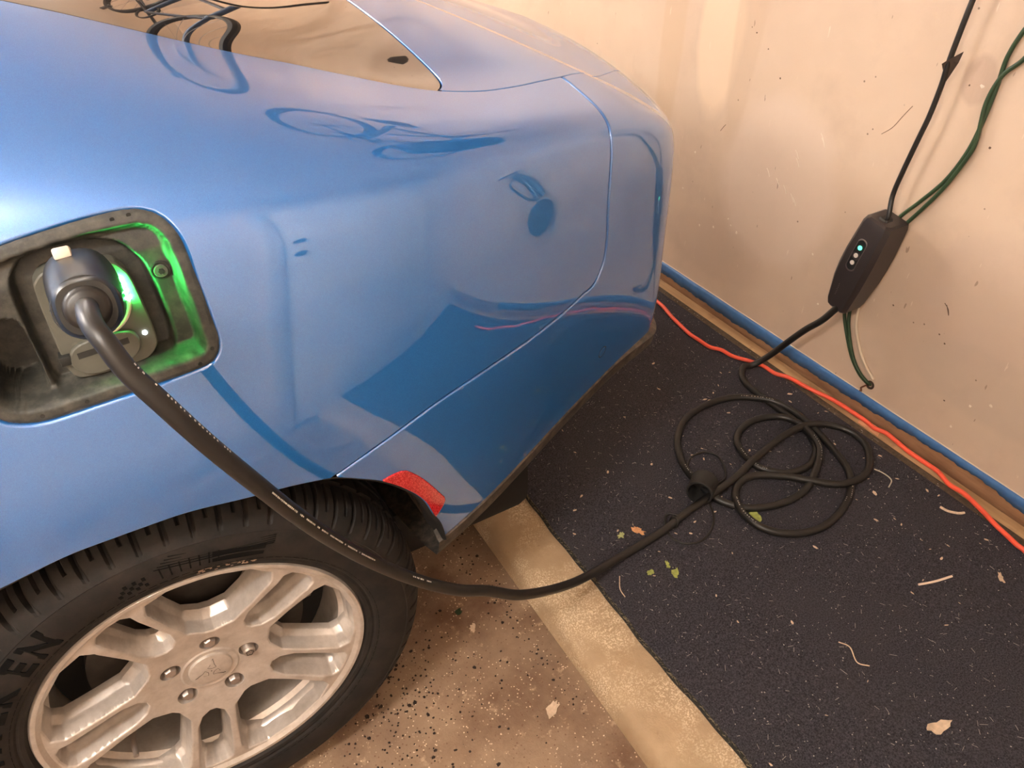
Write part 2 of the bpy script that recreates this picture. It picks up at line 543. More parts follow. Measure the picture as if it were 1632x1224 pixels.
# dark carpet mat on the ledge: pile, backing edge and frayed edge fibres
MZ = .0735
mat_t = thing('floor_mat', 'dark navy carpet mat with a frayed edge, littered with wood chips', 'mat', (1.15, .8, .0612))
MX0, MX1 = .688, 1.590
ys = np.arange(-.60, 4.2, .012); xs = np.r_[MX0, MX0 + .004, np.arange(MX0 + .02, MX1 - .01, .02), MX1 - .004, MX1]
def edge_w(y): return .003 * math.sin(y * 6.3) + .002 * math.sin(y * 17 + 1) + .0012 * math.sin(y * 57)
V = []; F = []; nx = len(xs)
for y in ys:
    for j, x in enumerate(xs):
        h = MZ - (.0035 if j in (0, nx - 1) else 0) + .0012 * math.sin(x * 13 + y * 7) * math.sin(y * 5.1)
        V.append((x + (edge_w(y) if j < 2 else 0), y, h))
for i in range(len(ys) - 1):
    for j in range(nx - 1): F.append((i * nx + j, i * nx + j + 1, (i + 1) * nx + j + 1, (i + 1) * nx + j))
mesh('pile', V, F, MAT_PILE, mat_t, smooth=True)
V = []; F = []
for i, y in enumerate(ys):
    w = edge_w(y)
    V += [(MX0 + w, y, MZ - .0035), (MX0 - .0045 + w, y, MZ - .006), (MX0 - .006 + w, y, .0622)]
    if i:
        o = 3 * (i - 1)
        F += [(o, o + 3, o + 4, o + 1), (o + 1, o + 4, o + 5, o + 2)]
mesh('backing_edge', V, F, MAT_EDGE, mat_t, smooth=True)
box('wall_side_border', (1.584, -.60, .0622), (1.611, 4.2, .0720), MAT_WORN, mat_t, bevel=.003)
fr = Batch()
for i in range(900):
    y = random.uniform(-.3, 1.3); w = edge_w(y); L = random.uniform(.004, .012); a = random.uniform(-1.4, 1.4)
    p0 = np.array((MX0 + w + random.uniform(-.004, .004), y, MZ - .004)); d = np.array((-math.cos(a) * L * .6, math.sin(a) * L, random.uniform(-.002, .004)))
    s = np.array((.0003, .0003, 0))
    fr.add([p0 - s, p0 + s, p0 + d + s, p0 + d - s, p0 + (0, 0, .0006), p0 + d + (0, 0, .0006)], [(0, 1, 2, 3), (0, 4, 5, 3), (1, 2, 5, 4)])
tag(fr.build('edge_fibre', simple('fray_fibre', (132, 120, 98), .9), mat_t), kind='stuff')

# panelled door in the side wall, with its casing and handle set
dr = struct(box('door_1', (.44, Y0 - .001, .03), (1.25, Y0 + .022, 2.04), simple('door_paint', (226, 214, 198), .35), bevel=.003), 'pale painted side door with knob and deadbolt')
for (a, b, c, d) in ((.36, .44, .0, 2.12), (1.25, 1.33, .0, 2.12), (.44, 1.25, 2.04, 2.12)):
    box('door_casing', (a, Y0 - .001, c), (b, Y0 + .035, d), simple('casing_paint', (214, 200, 182), .4), dr, bevel=.006)
for z in (.96, 1.12):
    V, F = tube_data(np.array([(.50, Y0 + .02, z), (.50, Y0 + .05, z), (.50, Y0 + .055, z), (.50, Y0 + .085, z)]), np.array([.012, .012, .027, .022]), 18)
    mesh('door_knob', V, F, simple('dark_knob', (70, 62, 56), .3, .6), dr, angle=40)

# ceiling lamps of the garage, and one added near the far wall
def ceiling_lamp(x, y, label, power=1.):
    """shop light hung on two wires: slim spine with a bare tube below it on each side"""
    t = thing('ceiling_lamp', label, 'lamp', (x, y, ZC), 'strip lamps hung from the garage ceiling')
    zl = ZC - .30  # hung low, shaped so the bare tubes also light the ceiling
    box('housing', (x - .62, y - .02, zl), (x + .62, y + .02, zl + .035), simple('lamp_housing', (225, 222, 216), .5), t, bevel=.006)
    m = emitter('lamp_tube', LAMP_COLOUR, LAMP_STRENGTH * power)
    for s_ in (-1, 1):
        tube('tube', [(x - .60, y + s_ * .055, zl + .005), (x, y + s_ * .055, zl + .005), (x + .60, y + s_ * .055, zl + .005)], .026, m, t, sides=16, step=.3)
        box('hanger', (x + s_ * .5 - .002, y - .002, zl + .034), (x + s_ * .5 + .002, y + .002, ZC - .0005), simple('hanger_wire', (150, 150, 150), .4, .6), t)
    for s_ in (-1, 1): box('tube_holder', (x + s_ * .605 - .012, y - .085, zl - .02), (x + s_ * .605 + .012, y + .085, zl + .03), simple('lamp_holder', (225, 222, 216), .5), t, bevel=.004)
ceiling_lamp(-1.75, 2.5, 'white strip lamp on the ceiling above the car roof', 2.0)
ceiling_lamp(-1.0, .05, 'white strip lamp on the ceiling beside the wall with the door', 1.0)
ceiling_lamp(-4.3, 1.6, 'white strip lamp on the ceiling above the car bonnet', 1.2)
ceiling_lamp(-.35, 4.5, 'added white strip lamp out of view, brightening the far wall', 1.9)  # added lamp, lifts the far side that the rear window mirrors

# ------------------------------------------------------------------ the car body
BODY=[  # plan point, inward direction, (inset, height) rows up the side, height of the glass edge
 ((-4.16,1.35),(.5,.86),[(.05,.30),(.02,.42),(.0,.52),(0,.60),(0,.66),(.01,.70),(.03,.73),(.10,.76),(.19,.78)],None),
 ((-4.02,1.00),(.5,.86),[(.05,.25),(.02,.42),(.004,.54),(0,.64),(0,.72),(.012,.77),(.04,.80),(.10,.83),(.19,.85)],.87),
 ((-3.6,.82),(.1,1),[(.05,.22),(.02,.42),(.004,.56),(0,.68),(0,.77),(.012,.83),(.04,.87),(.10,.90),(.19,.92)],.93),
 ((-2.9,.79),(0,1),[(.05,.22),(.02,.44),(.004,.60),(0,.74),(0,.84),(.012,.91),(.04,.95),(.10,.98),(.19,1.0)],1.01),
 ((-2.2,.80),(0,1),[(.05,.22),(.02,.45),(.004,.62),(0,.78),(0,.90),(.012,.98),(.04,1.04),(.10,1.10),(.19,1.17)],1.25),
 ((-1.5,.795),(0,1),[(.05,.25),(.02,.45),(.002,.62),(.003,.77),(.026,.92),(.048,1.02),(.075,1.10),(.13,1.18),(.20,1.26)],1.405),
 ((-.9,.78),(0,1),[(.05,.25),(.02,.45),(.002,.62),(.003,.77),(.026,.92),(.048,1.02),(.075,1.10),(.13,1.18),(.21,1.26)],1.395),
 ((-.45,.745),(0,1),[(.05,.25),(.03,.45),(.012,.62),(.000,.765),(.026,.92),(.048,1.02),(.075,1.10),(.13,1.18),(.22,1.255)],1.355),
 ((-.2,.730),(0,1),[(.05,.25),(.030,.45),(.012,.62),(.000,.765),(.026,.92),(.048,1.025),(.074,1.10),(.13,1.17),(.22,1.235)],1.300),
 ((0,.728),(0,1),[(.05,.30),(.030,.48),(.011,.64),(.000,.775),(.025,.93),(.045,1.035),(.070,1.10),(.13,1.155),(.22,1.200)],1.243),
 ((.2,.736),(-.03,1),[(.040,.40),(.024,.53),(.008,.66),(.001,.785),(.021,.94),(.035,1.045),(.058,1.096),(.12,1.128),(.22,1.150)],1.160),
 ((.4,.763),(-.12,.99),[(.03,.46),(.016,.56),(.003,.68),(.002,.80),(.012,.95),(.020,1.052),(.042,1.084),(.10,1.099),(.20,1.104)],1.098),
 ((.6,.838),(-.38,.925),[(.03,.503),(.017,.585),(.005,.69),(.001,.81),(.005,.94),(.009,1.034),(.026,1.063),(.075,1.077),(.17,1.083)],1.078),
 ((.78,.914),(-.40,.917),[(.026,.524),(.014,.59),(.005,.68),(0,.79),(.001,.91),(.001,1.000),(.014,1.030),(.06,1.050),(.15,1.066)],None),
 ((.885,.958),(-.42,.907),[(.014,.545),(.006,.59),(.000,.66),(0,.77),(.000,.88),(.003,.968),(.018,.996),(.07,1.022),(.15,1.046)],None),
 ((.942,.994),(-.70,.714),[(.002,.535),(-.004,.58),(-.003,.65),(0,.76),(.001,.86),(.006,.950),(.026,.976),(.072,1.003),(.15,1.032)],None),
 ((.998,1.092),(-.93,.37),[(.004,.505),(.000,.57),(-.003,.65),(0,.76),(.001,.86),(.004,.944),(.020,.970),(.058,.996),(.14,1.022)],None),
 ((1.052,1.28),(-.97,.243),[(.01,.495),(.006,.56),(.002,.65),(0,.76),(0,.86),(.002,.945),(.014,.971),(.045,.996),(.13,1.020)],None),
 ((1.09,1.52),(-.995,.1),[(.02,.49),(.010,.56),(.003,.65),(0,.76),(0,.86),(.000,.950),(.010,.976),(.034,1.000),(.12,1.020)],None),
 ((1.095,1.735),(-1,0),[(.02,.48),(.010,.56),(.003,.65),(0,.76),(0,.86),(.000,.952),(.009,.980),(.032,1.003),(.12,1.020)],None),
]
YC=1.735
def control_net():
    net=[]
    for (x,y),(nx,ny),rows,edge in BODY:
        l=(nx*nx+ny*ny)**.5; nx/=l; ny/=l
        col=[(x+nx*e,y+ny*e,z) for e,z in rows]
        if edge is not None:
            for yy,dz in ((1.10,0),(1.2,.018),(1.35,.038),(1.55,.052),(YC,.056)): col.append((x,yy,edge+dz))
        else:
            a=np.array(col[-1]); b=np.array((.6,YC,1.134) if x>0 else (-3.9,YC,.90))
            for t in (.12,.3,.5,.8,1.): 
                p=a+(b-a)*t; col.append((p[0],p[1],a[2]+(b[2]-a[2])*(1-(1-t)**1.3)))
        net.append(col)
    return np.array(net,float)
def bspline_matrix(n,samples):
    """clamped-by-triple-end uniform cubic B-spline basis: samples x n"""
    def row(t):
        # padded control: p0,p0,p0,p1,...,pn-1,pn-1,pn-1
        m=n+4; T=t*(m-3); i=min(int(T),m-4); f=T-i
        b=[(1-f)**3/6,(3*f**3-6*f*f+4)/6,(-3*f**3+3*f*f+3*f+1)/6,f**3/6]
        r=np.zeros(n)
        for k in range(4): r[min(max(i+k-2,0),n-1)]+=b[k]
        return r
    return np.array([row(t) for t in samples])
def surface(us,vs):
    N=control_net(); A=bspline_matrix(N.shape[0],us); B=bspline_matrix(N.shape[1],vs)
    return np.einsum('ui,ijk,vj->uvk',A,N,B)

car = thing('car', 'metallic blue car with an open charge port and silver wheel', 'car', (-1.5, 1.735, 0.0))

def smooth_poly(P, per=6): return [tuple(p) for p in catmull([(*p, 0) for p in P], per, True)[:, :2]]

# outlines on the side of the body, in x and z
half = [(-.09, .753), (-.023, .751), (.05, .737), (.105, .727), (.159, .710), (.198, .685), (.236, .653), (.274, .605), (.297, .563), (.311, .520), (.327, .475), (.338, .40)]
hc = catmull([(*p, 0) for p in half], 5)[:, :2]
ARCH = [(-.18 - x, z) for x, z in hc[::-1]] + [tuple(p) for p in hc[1:]] + [(.345, -.2), (-.525, -.2)]
PORT = smooth_poly([(-.128, 1.092), (-.091, 1.100), (-.033, 1.106), (.012, 1.108), (.038, 1.105), (.056, 1.095), (.067, 1.075), (.070, 1.045), (.073, .981), (.073, .954), (.064, .935), (.044, .927), (-.014, .922), (-.065, .919), (-.114, .917), (-.140, .922), (-.158, .934), (-.168, .957), (-.169, 1.01), (-.163, 1.063), (-.149, 1.084)], 5)
CUT = catmull([(*p, 0) for p in [(.10, .685), (.159, .710), (.246, .737), (.329, .760), (.422, .771), (.532, .774), (.618, .780), (.668, .795), (.694, .830), (.702, .873), (.699, .958), (.702, 1.055), (.708, 1.095), (.719, 1.16), (.729, 1.234), (.734, 1.30), (.74, 1.6)]], 5)[:, :2]
BUMPER = [tuple(p) for p in CUT] + [(.735, 2.6), (2.2, 2.6), (2.2, -.5), (.10, -.5)]
REFL = smooth_poly([(.224, .660), (.243, .664), (.260, .662), (.273, .651), (.292, .624), (.310, .592), (.325, .562), (.333, .545), (.330, .530), (.318, .515), (.300, .500), (.255, .58), (.225, .640)], 5)

def unroll(P): return P[:, 2] + np.maximum(0, P[:, 1] - .86) * (P[:, 0] > .3)
HX = [-4.2, .30, .38, .455, .485, .552, .628, .726, .85, 1.04, 1.3]
HY = [1.122, 1.122, 1.098, 1.052, 1.034, 1.023, 1.040, 1.076, 1.146, 1.30, 1.42]
hxs = np.linspace(-4.2, 1.3, 900); hys = np.interp(hxs, HX, HY)
kern = np.ones(9) / 9; hys = np.convolve(np.pad(hys, 4, mode='edge'), kern, 'valid')
def g_top(P): return np.minimum(P[:, 1] - np.interp(P[:, 0], hxs, hys), P[:, 2] - .90 + (P[:, 0] < -1.) * 1.)
def g_glass(P): return .519 - .045 * np.exp(-np.maximum(P[:, 1] - 1.03, 0) / .035) - P[:, 0]
def g_glass_front(P): return P[:, 0] + .85
def g_arch(P): return np.where(P[:, 0] < .6, poly_sdf(P[:, 0], P[:, 2], ARCH), 1.)
def g_front_arch(P): return np.where(P[:, 0] < -2.2, np.hypot(P[:, 0] + 3.149, P[:, 2] - .37) - .385, 1.)
def g_port(P): return np.where((np.abs(P[:, 0]) < .4) & (P[:, 1] < 1.), poly_sdf(P[:, 0], P[:, 2], PORT), 1.)
def g_bump(P): return -poly_sdf(P[:, 0], unroll(P), BUMPER)

t = np.linspace(0, 1, 4000); row = surface(t, [.30])[:, 0]
want = []; acc = 0; last = row[0]; want.append(0.)
for i in range(1, len(t)):
    acc += np.linalg.norm(row[i] - row[i - 1])
    if acc >= (.0085 if row[i, 0] > -.55 else .06): want.append(t[i]); acc = 0
want.append(1.)
US = np.array(want); VS = np.linspace(0, 1, 190)
S = surface(US, VS)
sheet = Sheet.grid(S)
sheet.N[np.abs(np.linalg.norm(sheet.N, axis=1) - 1) > .1] = (0, 0, 1)
if sheet.N[len(sheet.N) // 3, 1] > 0 or sheet.N[np.argmin(np.abs(sheet.V[:, 0]) + np.abs(sheet.V[:, 2] - .85) + np.abs(sheet.V[:, 1] - .735)), 1] > 0:
    sheet.N *= -1; sheet.F = [tuple(reversed(f)) for f in sheet.F]
E_ = .0046
side = sheet.clip(lambda P: -g_top(P) - E_ * .7, 1)
top = sheet.clip(lambda P: g_top(P) - E_ * .5, 2)
side = side.clip(lambda P: g_arch(P), 3).clip(g_front_arch, 9)
quarter = side.clip(lambda P: -g_bump(P) - E_, 4).clip(g_port, 5)
bumper = side.clip(lambda P: g_bump(P) - E_, 6)
# the pocket for the red reflector
g_refl = lambda P: np.where(P[:, 1] < 1., poly_sdf(P[:, 0], P[:, 2], REFL), 1.) - .0008
refl_src = bumper.clip(lambda P: -g_refl(P) - .0022, 8)
quarter = quarter.flange(lambda P: -g_bump(P), 4, .0036).flange(g_port, 5, .004, .02).flange(g_arch, 3, .002, .006).flange(lambda P: -g_top(P), 1, .002, .012)
bumper = bumper.flange(g_bump, 6, .0036).flange(g_arch, 3, .002, .006).flange(lambda P: -g_top(P), 1, .002, .012)
hatch = top.clip(lambda P: np.maximum(-g_glass(P), -g_glass_front(P)) - .006, 7)
glass = top.clip(lambda P: np.minimum(g_glass(P), g_glass_front(P)), 10)
hatch = hatch.flange(lambda P: np.maximum(-g_glass(P), -g_glass_front(P)), 7, .003, .015).flange(g_top, 2, .002, .012)
def strip_n(sh):
    sh.N = sh.N / (np.linalg.norm(sh.N, axis=1)[:, None] + 1e-12); return sh
strip_n(quarter).build('quarter_panel', PAINT, car, label='metallic blue rear quarter panel with wheel arch')
strip_n(quarter.mirrored(YC)).build('quarter_panel', PAINT, car)
strip_n(bumper.joined(bumper.mirrored(YC))).build('rear_bumper', PAINT, car, label='blue rear bumper cover')
strip_n(hatch.joined(hatch.mirrored(YC))).build('tailgate', PAINT, car, label='blue tailgate deck')
gl = Sheet(glass.V - glass.N * .0015, glass.N, glass.F, glass.T)
strip_n(gl.joined(gl.mirrored(YC))).build('rear_window', GLASS, car, label='dark tinted rear window')
# black sheet added behind the panel gaps to keep them dark
shell = sheet.clip(lambda P: g_arch(P) - .012, 21).clip(g_front_arch, 22).clip(lambda P: g_port(P) - .012, 23)
shell.V = shell.V - shell.N * .014
sh2 = shell.joined(shell.mirrored(YC))
sh2.build('gap_shade_shell', BLACK_SHELL, car)
# reflector
rf = Sheet(refl_src.V + refl_src.N * .0022, refl_src.N, refl_src.F, refl_src.T)
rf = rf.flange(lambda P: -g_refl(P), 8, .0018, .008)
strip_n(rf).build('side_reflector', RED, car, label='red side reflector')
# parking sensor and its ring on the bumper
def on_body(x, z):
    d = np.hypot(sheet.V[:, 0] - x, sheet.V[:, 2] - z) + (sheet.V[:, 1] > 1.3) * 9
    k = np.argmin(d); return sheet.V[k], sheet.N[k]
def disc(name, c, n, r, h, mat, parent, sides=28, r2=None, label=None):
    c = np.array(c, float); n = np.array(n, float) / np.linalg.norm(n)
    a = np.cross(n, (0, 0, 1.)); a = a / np.linalg.norm(a) if np.linalg.norm(a) > .05 else np.array((1., 0, 0)); b = np.cross(n, a)
    V = []; F = []
    ring = [(r, -h), (r, h * .6), (r * .93, h), (r2 or r * .5, h)]
    for rr, hh in ring:
        for k in range(sides):
            q = 2 * math.pi * k / sides; V.append(c + n * hh + rr * (math.cos(q) * a + math.sin(q) * b))
    for i in range(len(ring) - 1):
        for k in range(sides): F.append((i * sides + k, i * sides + (k + 1) % sides, (i + 1) * sides + (k + 1) % sides, (i + 1) * sides + k))
    if r2 is None: F.append(tuple(range(3 * sides, 4 * sides)))
    return mesh(name, V, F, mat, parent, angle=40, label=label)
c_, n_ = on_body(.736, .606)
disc('parking_sensor', c_, n_, .0105, .0006, PAINT, car)
disc('sensor_ring', c_, n_, .0125, .0004, BLACK_SHELL, car, r2=.0108)

# black lower valance below the bumper
iu = [i for i in range(len(US)) if S[i, 0, 0] > .318]
rowb = S[iu, 0]; inw = np.stack([np.gradient(rowb[:, 1]) * -1, np.gradient(rowb[:, 0]), np.zeros(len(iu))], 1)
inw /= np.linalg.norm(inw, axis=1)[:, None]
sx = rowb[:, 0]; bulge = np.interp(sx, [.32, .8, .95, 1.0, 1.1], [0, 0, .012, .02, .004])
prof = [(.014, .012), (.003, -.001), (-.002, -.004), (.003, -.030), (.011, -.048), (.05, -.060), (.25, -.07)]
V = []; F = []
for (e, dz) in prof: V += list(rowb + inw * (e - (bulge if -.031 < dz < 0 else bulge * .6))[:, None] + np.array((0, 0, dz)))
m = len(iu)
for i in range(len(prof) - 1):
    for k in range(m - 1): F.append((i * m + k, i * m + k + 1, (i + 1) * m + k + 1, (i + 1) * m + k))
vb = Sheet(np.array(V), np.tile((0, 0, 1.), (len(V), 1)), F)
vj = vb.joined(vb.mirrored(YC))
vj.build('lower_valance', DUSTY, car, custom=False, angle=40, label='dusty black lower valance')
box('underbody_blocker', (-3.9, .96, .20), (.62, 2.51, .34), BLACK_SHELL, car, bevel=.03)  # plain black box added to block light and darken the floor below

# wheel-arch lip and dirty liner
ins = [(x, z) for x, z in ARCH[:-2] if z > .425]
def arch_band(name, off, y0, y1, mat, label=None):
    P = np.array(ins); c = np.array((-.09, .36)); V = []; F = []
    d = c - P; d /= np.linalg.norm(d, axis=1)[:, None]
    Q = P + d * off; n = len(Q)
    for yy, ex in ((y0, 0.), (y0 + .003, .006), (y1, .012)):
        for (x, z), dd in zip(Q, d): V.append((x + dd[0] * ex, yy + float(np.interp(x, [-.4, -.2, .0, .159, .236, .274, .311, .335], [.0, .0, .0, .004, .013, .022, .037, .048])), z + dd[1] * ex))
    for i in range(2):
        for k in range(n - 1): F.append((i * n + k, (i + 1) * n + k, (i + 1) * n + k + 1, i * n + k + 1))
    return mesh(name, V, F, mat, car, smooth=True, label=label)
arch_band('arch_lip', -.0005, .7385, .800, BLACK_SHELL, 'black wheel arch lip')
arch_band('wheel_arch_liner', .004, .797, 1.05, LINER, 'dirt-covered wheel arch liner')
box('inner_arch_wall', (-.56, 1.05, .18), (.37, 1.07, .78), BLACK_SHELL, car)

# ------------------------------------------------------------------ charge port
sel = (np.abs(sheet.V[:, 0] + .05) < .14) & (sheet.V[:, 2] > .905) & (sheet.V[:, 2] < 1.12) & (sheet.V[:, 1] < .9)
Q = sheet.V[sel]; A = lambda x, z: np.stack([np.ones_like(x), x, z - 1.02, (z - 1.02) ** 2, (z - 1.02) ** 3, x * (z - 1.02)], 1)
cf = np.linalg.lstsq(A(Q[:, 0], Q[:, 2]), Q[:, 1], rcond=None)[0]
ybody = lambda x, z: A(np.asarray(x, float), np.asarray(z, float)) @ cf
POCKET = smooth_poly([(-0.1641, 1.0196), (-0.1149, 1.0247), (-0.1036, 1.0094), (-0.1026, 0.9478), (-0.1149, 0.9386), (-0.1641, 0.9386)], 3)
PLATE = smooth_poly([(-0.081, 1.0401), (-0.0769, 1.0565), (-0.0595, 1.0647), (-0.0123, 1.0606), (0.001, 1.0504), (0.0072, 1.0299), (0.0108, 0.9735), (0.0062, 0.954), (-0.0123, 0.9437), (-0.0677, 0.9427), (-0.08, 0.954), (-0.082, 0.9786)], 5)
g = .0022
xs_ = np.arange(-.18, .085, g); zs_ = np.arange(.905, 1.12, g)
X, Z = np.meshgrid(xs_, zs_, indexing='ij')
sd = poly_sdf(X, Z, PORT)
yb = ybody(X.ravel(), Z.ravel()).reshape(X.shape)
def port_depth(X, Z):
    sd = poly_sdf(X, Z, PORT); pk = poly_sdf(X, Z, POCKET); pl = poly_sdf(X, Z, PLATE)
    yb = ybody(np.ravel(X), np.ravel(Z)).reshape(np.shape(X))
    S_ = lambda a, b, v: np.clip((v - a) / (b - a), 0, 1) ** 2 * (3 - 2 * np.clip((v - a) / (b - a), 0, 1))
    bez = yb + .004 + .004 * S_(0, .004, -sd) * 0 - .0022 * (S_(.004, .006, -sd) - S_(.0155, .0175, -sd)) + .006 * S_(.018, .0195, -sd)
    flo = .792 + .12 * (Z - 1.0)
    k = S_(.0205, .0245, -sd)
    y = bez * (1 - k) + np.maximum(flo, bez + .004) * k
    recess = S_(.0, .005, .020 - pl) * .016 * k                       # sunken field around the inlet plate
    y = y + recess
    y = y + S_(.0, .005, -pk) * .05 * k
    y = y + np.where((X > .012) & (X < .022), .0, 0)
    return y
Y = port_depth(X, Z)
ph = Sheet.grid(np.stack([X, Y, Z], 2))
if ph.N[len(ph.N) // 2, 1] > 0: ph.N *= -1; ph.F = [tuple(reversed(f)) for f in ph.F]
ph = ph.clip(lambda P: -poly_sdf(P[:, 0], P[:, 2], PORT) + .002)
PORT_BEZEL = Mat('port_bezel', lin(74, 70, 60), .55)
PORT_BEZEL.color(PORT_BEZEL.mix(PORT_BEZEL.ramp(PORT_BEZEL.noise(70., 5, .7), .42, .74), lin(44, 45, 42), lin(78, 76, 68)))
port = ph.build('charge_port', PORT_BEZEL.m, car, label='recessed charge port in dusty grey plastic')
def port_y(x, z): return float(port_depth(np.array([x]), np.array([z]))[0])
# inlet plate, thick rounded slab
def slab(name, poly, y0, y1, mat, parent, tilt=.12, zr=1.0, bev=.0015, label=None):
    P = np.array(poly); c = P.mean(0); V = []; n = len(P); F = []
    for yy, sc in ((y1, 0.), (y0 + bev, 0.), (y0, bev)):
        d = c - P; d /= np.linalg.norm(d, axis=1)[:, None]
        for (x, z) in P + d * sc: V.append((x, yy + tilt * (z - zr), z))
    for i in range(2):
        for k in range(n): F.append((i * n + k, i * n + (k + 1) % n, (i + 1) * n + (k + 1) % n, (i + 1) * n + k))
    F.append(tuple(range(2 * n, 3 * n)))
    bm = bmesh.new(); vs = [bm.verts.new(v) for v in V]
    for f in F: bm.faces.new([vs[i] for i in f])
    return from_bm(name, bm, mat, parent, label=label)
slab('inlet_plate', PLATE, .789, .822, PORT_GREY, port, label='grey inlet plate')
FLAP = smooth_poly([(-0.0749, 0.9601), (-0.0738, 0.9745), (-0.0615, 0.9837), (-0.0308, 0.9868), (-0.0123, 0.9837), (-0.0062, 0.9714), (-0.0113, 0.9581), (-0.0308, 0.9489), (-0.0615, 0.9478)], 4)
fl_ = slab('socket_flap', FLAP, .7832, .795, PORT_GREY, port, label='closed lower socket flap')
mesh('flap_step', [(-.0675, .7799, .9755), (-.0165, .7802, .9785), (-.0165, .7794, .9715), (-.0675, .7791, .9685)], [(0, 1, 2, 3)], PORT_DARK, port)
box('flap_hinge', (-.085, .780, .964), (-.074, .795, .975), PORT_DARK, port, bevel=.0012)
ring = catmull([(-.037 + .034 * math.cos(a), .7875 + .12 * (.034 * math.sin(a) + .018), 1.020 + .034 * math.sin(a)) for a in np.linspace(0, 2 * math.pi, 24, endpoint=False)], 2, True)
V, F = tube_data(ring, .0022, 8, True); mesh('socket_ring', V, F, CREAM_PLASTIC, port, smooth=True, label='pale ring around the socket')
for (x, z) in ((-0.0046, 1.0396), (-0.0041, 1.0324), (-0.0034, 1.0255), (-0.0027, 1.0186)):
    bm = bmesh.new(); bmesh.ops.create_uvsphere(bm, u_segments=14, v_segments=8, radius=.0027, matrix=Matrix.Translation((x, .7895 + .12 * (z - 1) - .0026, z)))
    from_bm('charge_led', bm, GREEN_LED, port, label='lit green charge light')
disc('status_led', (.0008, .7885 - .003, .9755), (0, -1, .1), .0026, .001, WHITE_LED, port, 12, label='small white light')
bx, bz = .0362, 1.037
disc('bolt_ring', (bx, port_y(bx, bz) - .0005, bz), (0, -1, .1), .0105, .001, PORT_DARK, port, 24, r2=.0088)
disc('bolt', (bx, port_y(bx, bz) - .001, bz), (0, -1, .1), .0072, .002, PORT_GREY, port, 20)
disc('bolt_head', (bx, port_y(bx, bz) - .003, bz), (0, -1, .1), .0034, .0015, PORT_DARK, port, 6)
for (x, z) in ((.008, 1.098), (.024, 1.099), (.060, .949), (.043, .9355), (-.075, .929), (-.118, .927)):
    disc('clip_dimple', (x, port_y(x, z), z), (0, -1, .15), .0024, .0006, PORT_DARK, port, 10)
box('drain_slot', (-.034, port_y(-.028, .950) - .002, .947), (-.018, port_y(-.028, .950) + .002, .953), PORT_DARK, port, bevel=.001)

# ------------------------------------------------------------------ rear wheel, built about its hub face (outer side towards -y)
HUB = (-.075, .770, .360)
wheel = bpy.data.objects.new('wheel', bpy.data.meshes.new('wheel')); COL.objects.link(wheel); wheel.parent = car; wheel.location = Vector(HUB) - wloc(car)
wheel['label'] = 'silver multi-spoke alloy wheel with black tyre'
def wmesh(name, V, F, mat, angle=35, label=None, parent=None):
    o = mesh(name, V, F, mat, None, angle=angle, label=label); o.parent = parent or wheel; return o
def polar(r, deg): a = math.radians(deg); return (r * math.cos(a), r * math.sin(a))
LUG0 = 5.9
BIG = [polar(*p) for p in ((.094, -4), (.094, 4), (.110, 17.5), (.150, 22.2), (.204, 24.4), (.220, 22.5), (.2275, 14), (.2285, 0), (.2275, -14), (.220, -22.5), (.204, -24.4), (.150, -22.2), (.110, -17.5))]
BIG_H = [polar(*p) for p in ((.108, -4), (.108, 4), (.122, 15.0), (.156, 19.2), (.200, 21.8), (.214, 20.2), (.2225, 12.5), (.2240, 0), (.2225, -12.5), (.214, -20.2), (.200, -21.8), (.156, -19.2), (.122, -15.0))]
SLOT = [polar(*p) for p in ((.098, -3), (.098, 3), (.108, 9), (.130, 10.8), (.170, 8.8), (.215, 7.3), (.223, 4.8), (.2245, 0), (.223, -4.8), (.215, -7.3), (.170, -8.8), (.130, -10.8), (.108, -9))]
SLOT_H = [polar(*p) for p in ((.112, -3), (.112, 3), (.122, 6.2), (.138, 7.6), (.172, 6.0), (.211, 4.9), (.2185, 3.0), (.220, 0), (.2185, -3.0), (.211, -4.9), (.172, -6.0), (.138, -7.6), (.122, -6.2))]
def fold(x, z, off):
    a = np.degrees(np.arctan2(z, x)) - off; r = np.hypot(x, z)
    a = np.radians((a + 36) % 72 - 36); return r * np.cos(a), r * np.sin(a)
def sdset(x, z):
    bx, bz_ = fold(x, z, LUG0); sx_, sz_ = fold(x, z, LUG0 + 36)
    R_ = .004
    return poly_sdf(bx, bz_, BIG), poly_sdf(bx, bz_, BIG_H), poly_sdf(sx_, sz_, SLOT), poly_sdf(sx_, sz_, SLOT_H), np.hypot(bx - .0605, bz_) - .0150
def face_y(x, z):
    r = np.hypot(x, z)
    b, bh, s, sh, lug = sdset(x, z)
    base = .005 + .026 * np.clip(1 - (r - .05) / .15, 0, 1)
    base = np.where(r > .229, .005 - .006 * np.clip((r - .229) / .006, 0, 1), base)
    base = np.where(r > .241, -.001 + .006 * np.clip((r - .241) / .003, 0, 1), base)
    base = base - .0025 * np.clip(1 - np.abs(r - .040) / .004, 0, 1)
    sm = lambda t: t * t * (3 - 2 * t)
    tb = np.where(b < 0, np.clip(-b / np.maximum(-b + np.maximum(bh, 0), 1e-6), 0, 1), 0)
    ts = np.where(s < 0, np.clip(-s / np.maximum(-s + np.maximum(sh, 0), 1e-6), 0, 1), 0)
    d = np.where(b < 0, .014 * np.clip(-b / .004, 0, 1) + .022 * tb, 0) + np.where(s < 0, .012 * np.clip(-s / .004, 0, 1) + .020 * ts, 0)
    d = d + np.where(lug < 0, .026 * np.clip(-lug / .003, 0, 1), 0)
    # soft chamfer along the lips
    for q in (b, s): d = d + np.where((q >= 0) & (q < .0025), .0018 * (1 - q / .0025) ** 2, 0) + np.where(q < 0, .0018, 0)
    return base + d
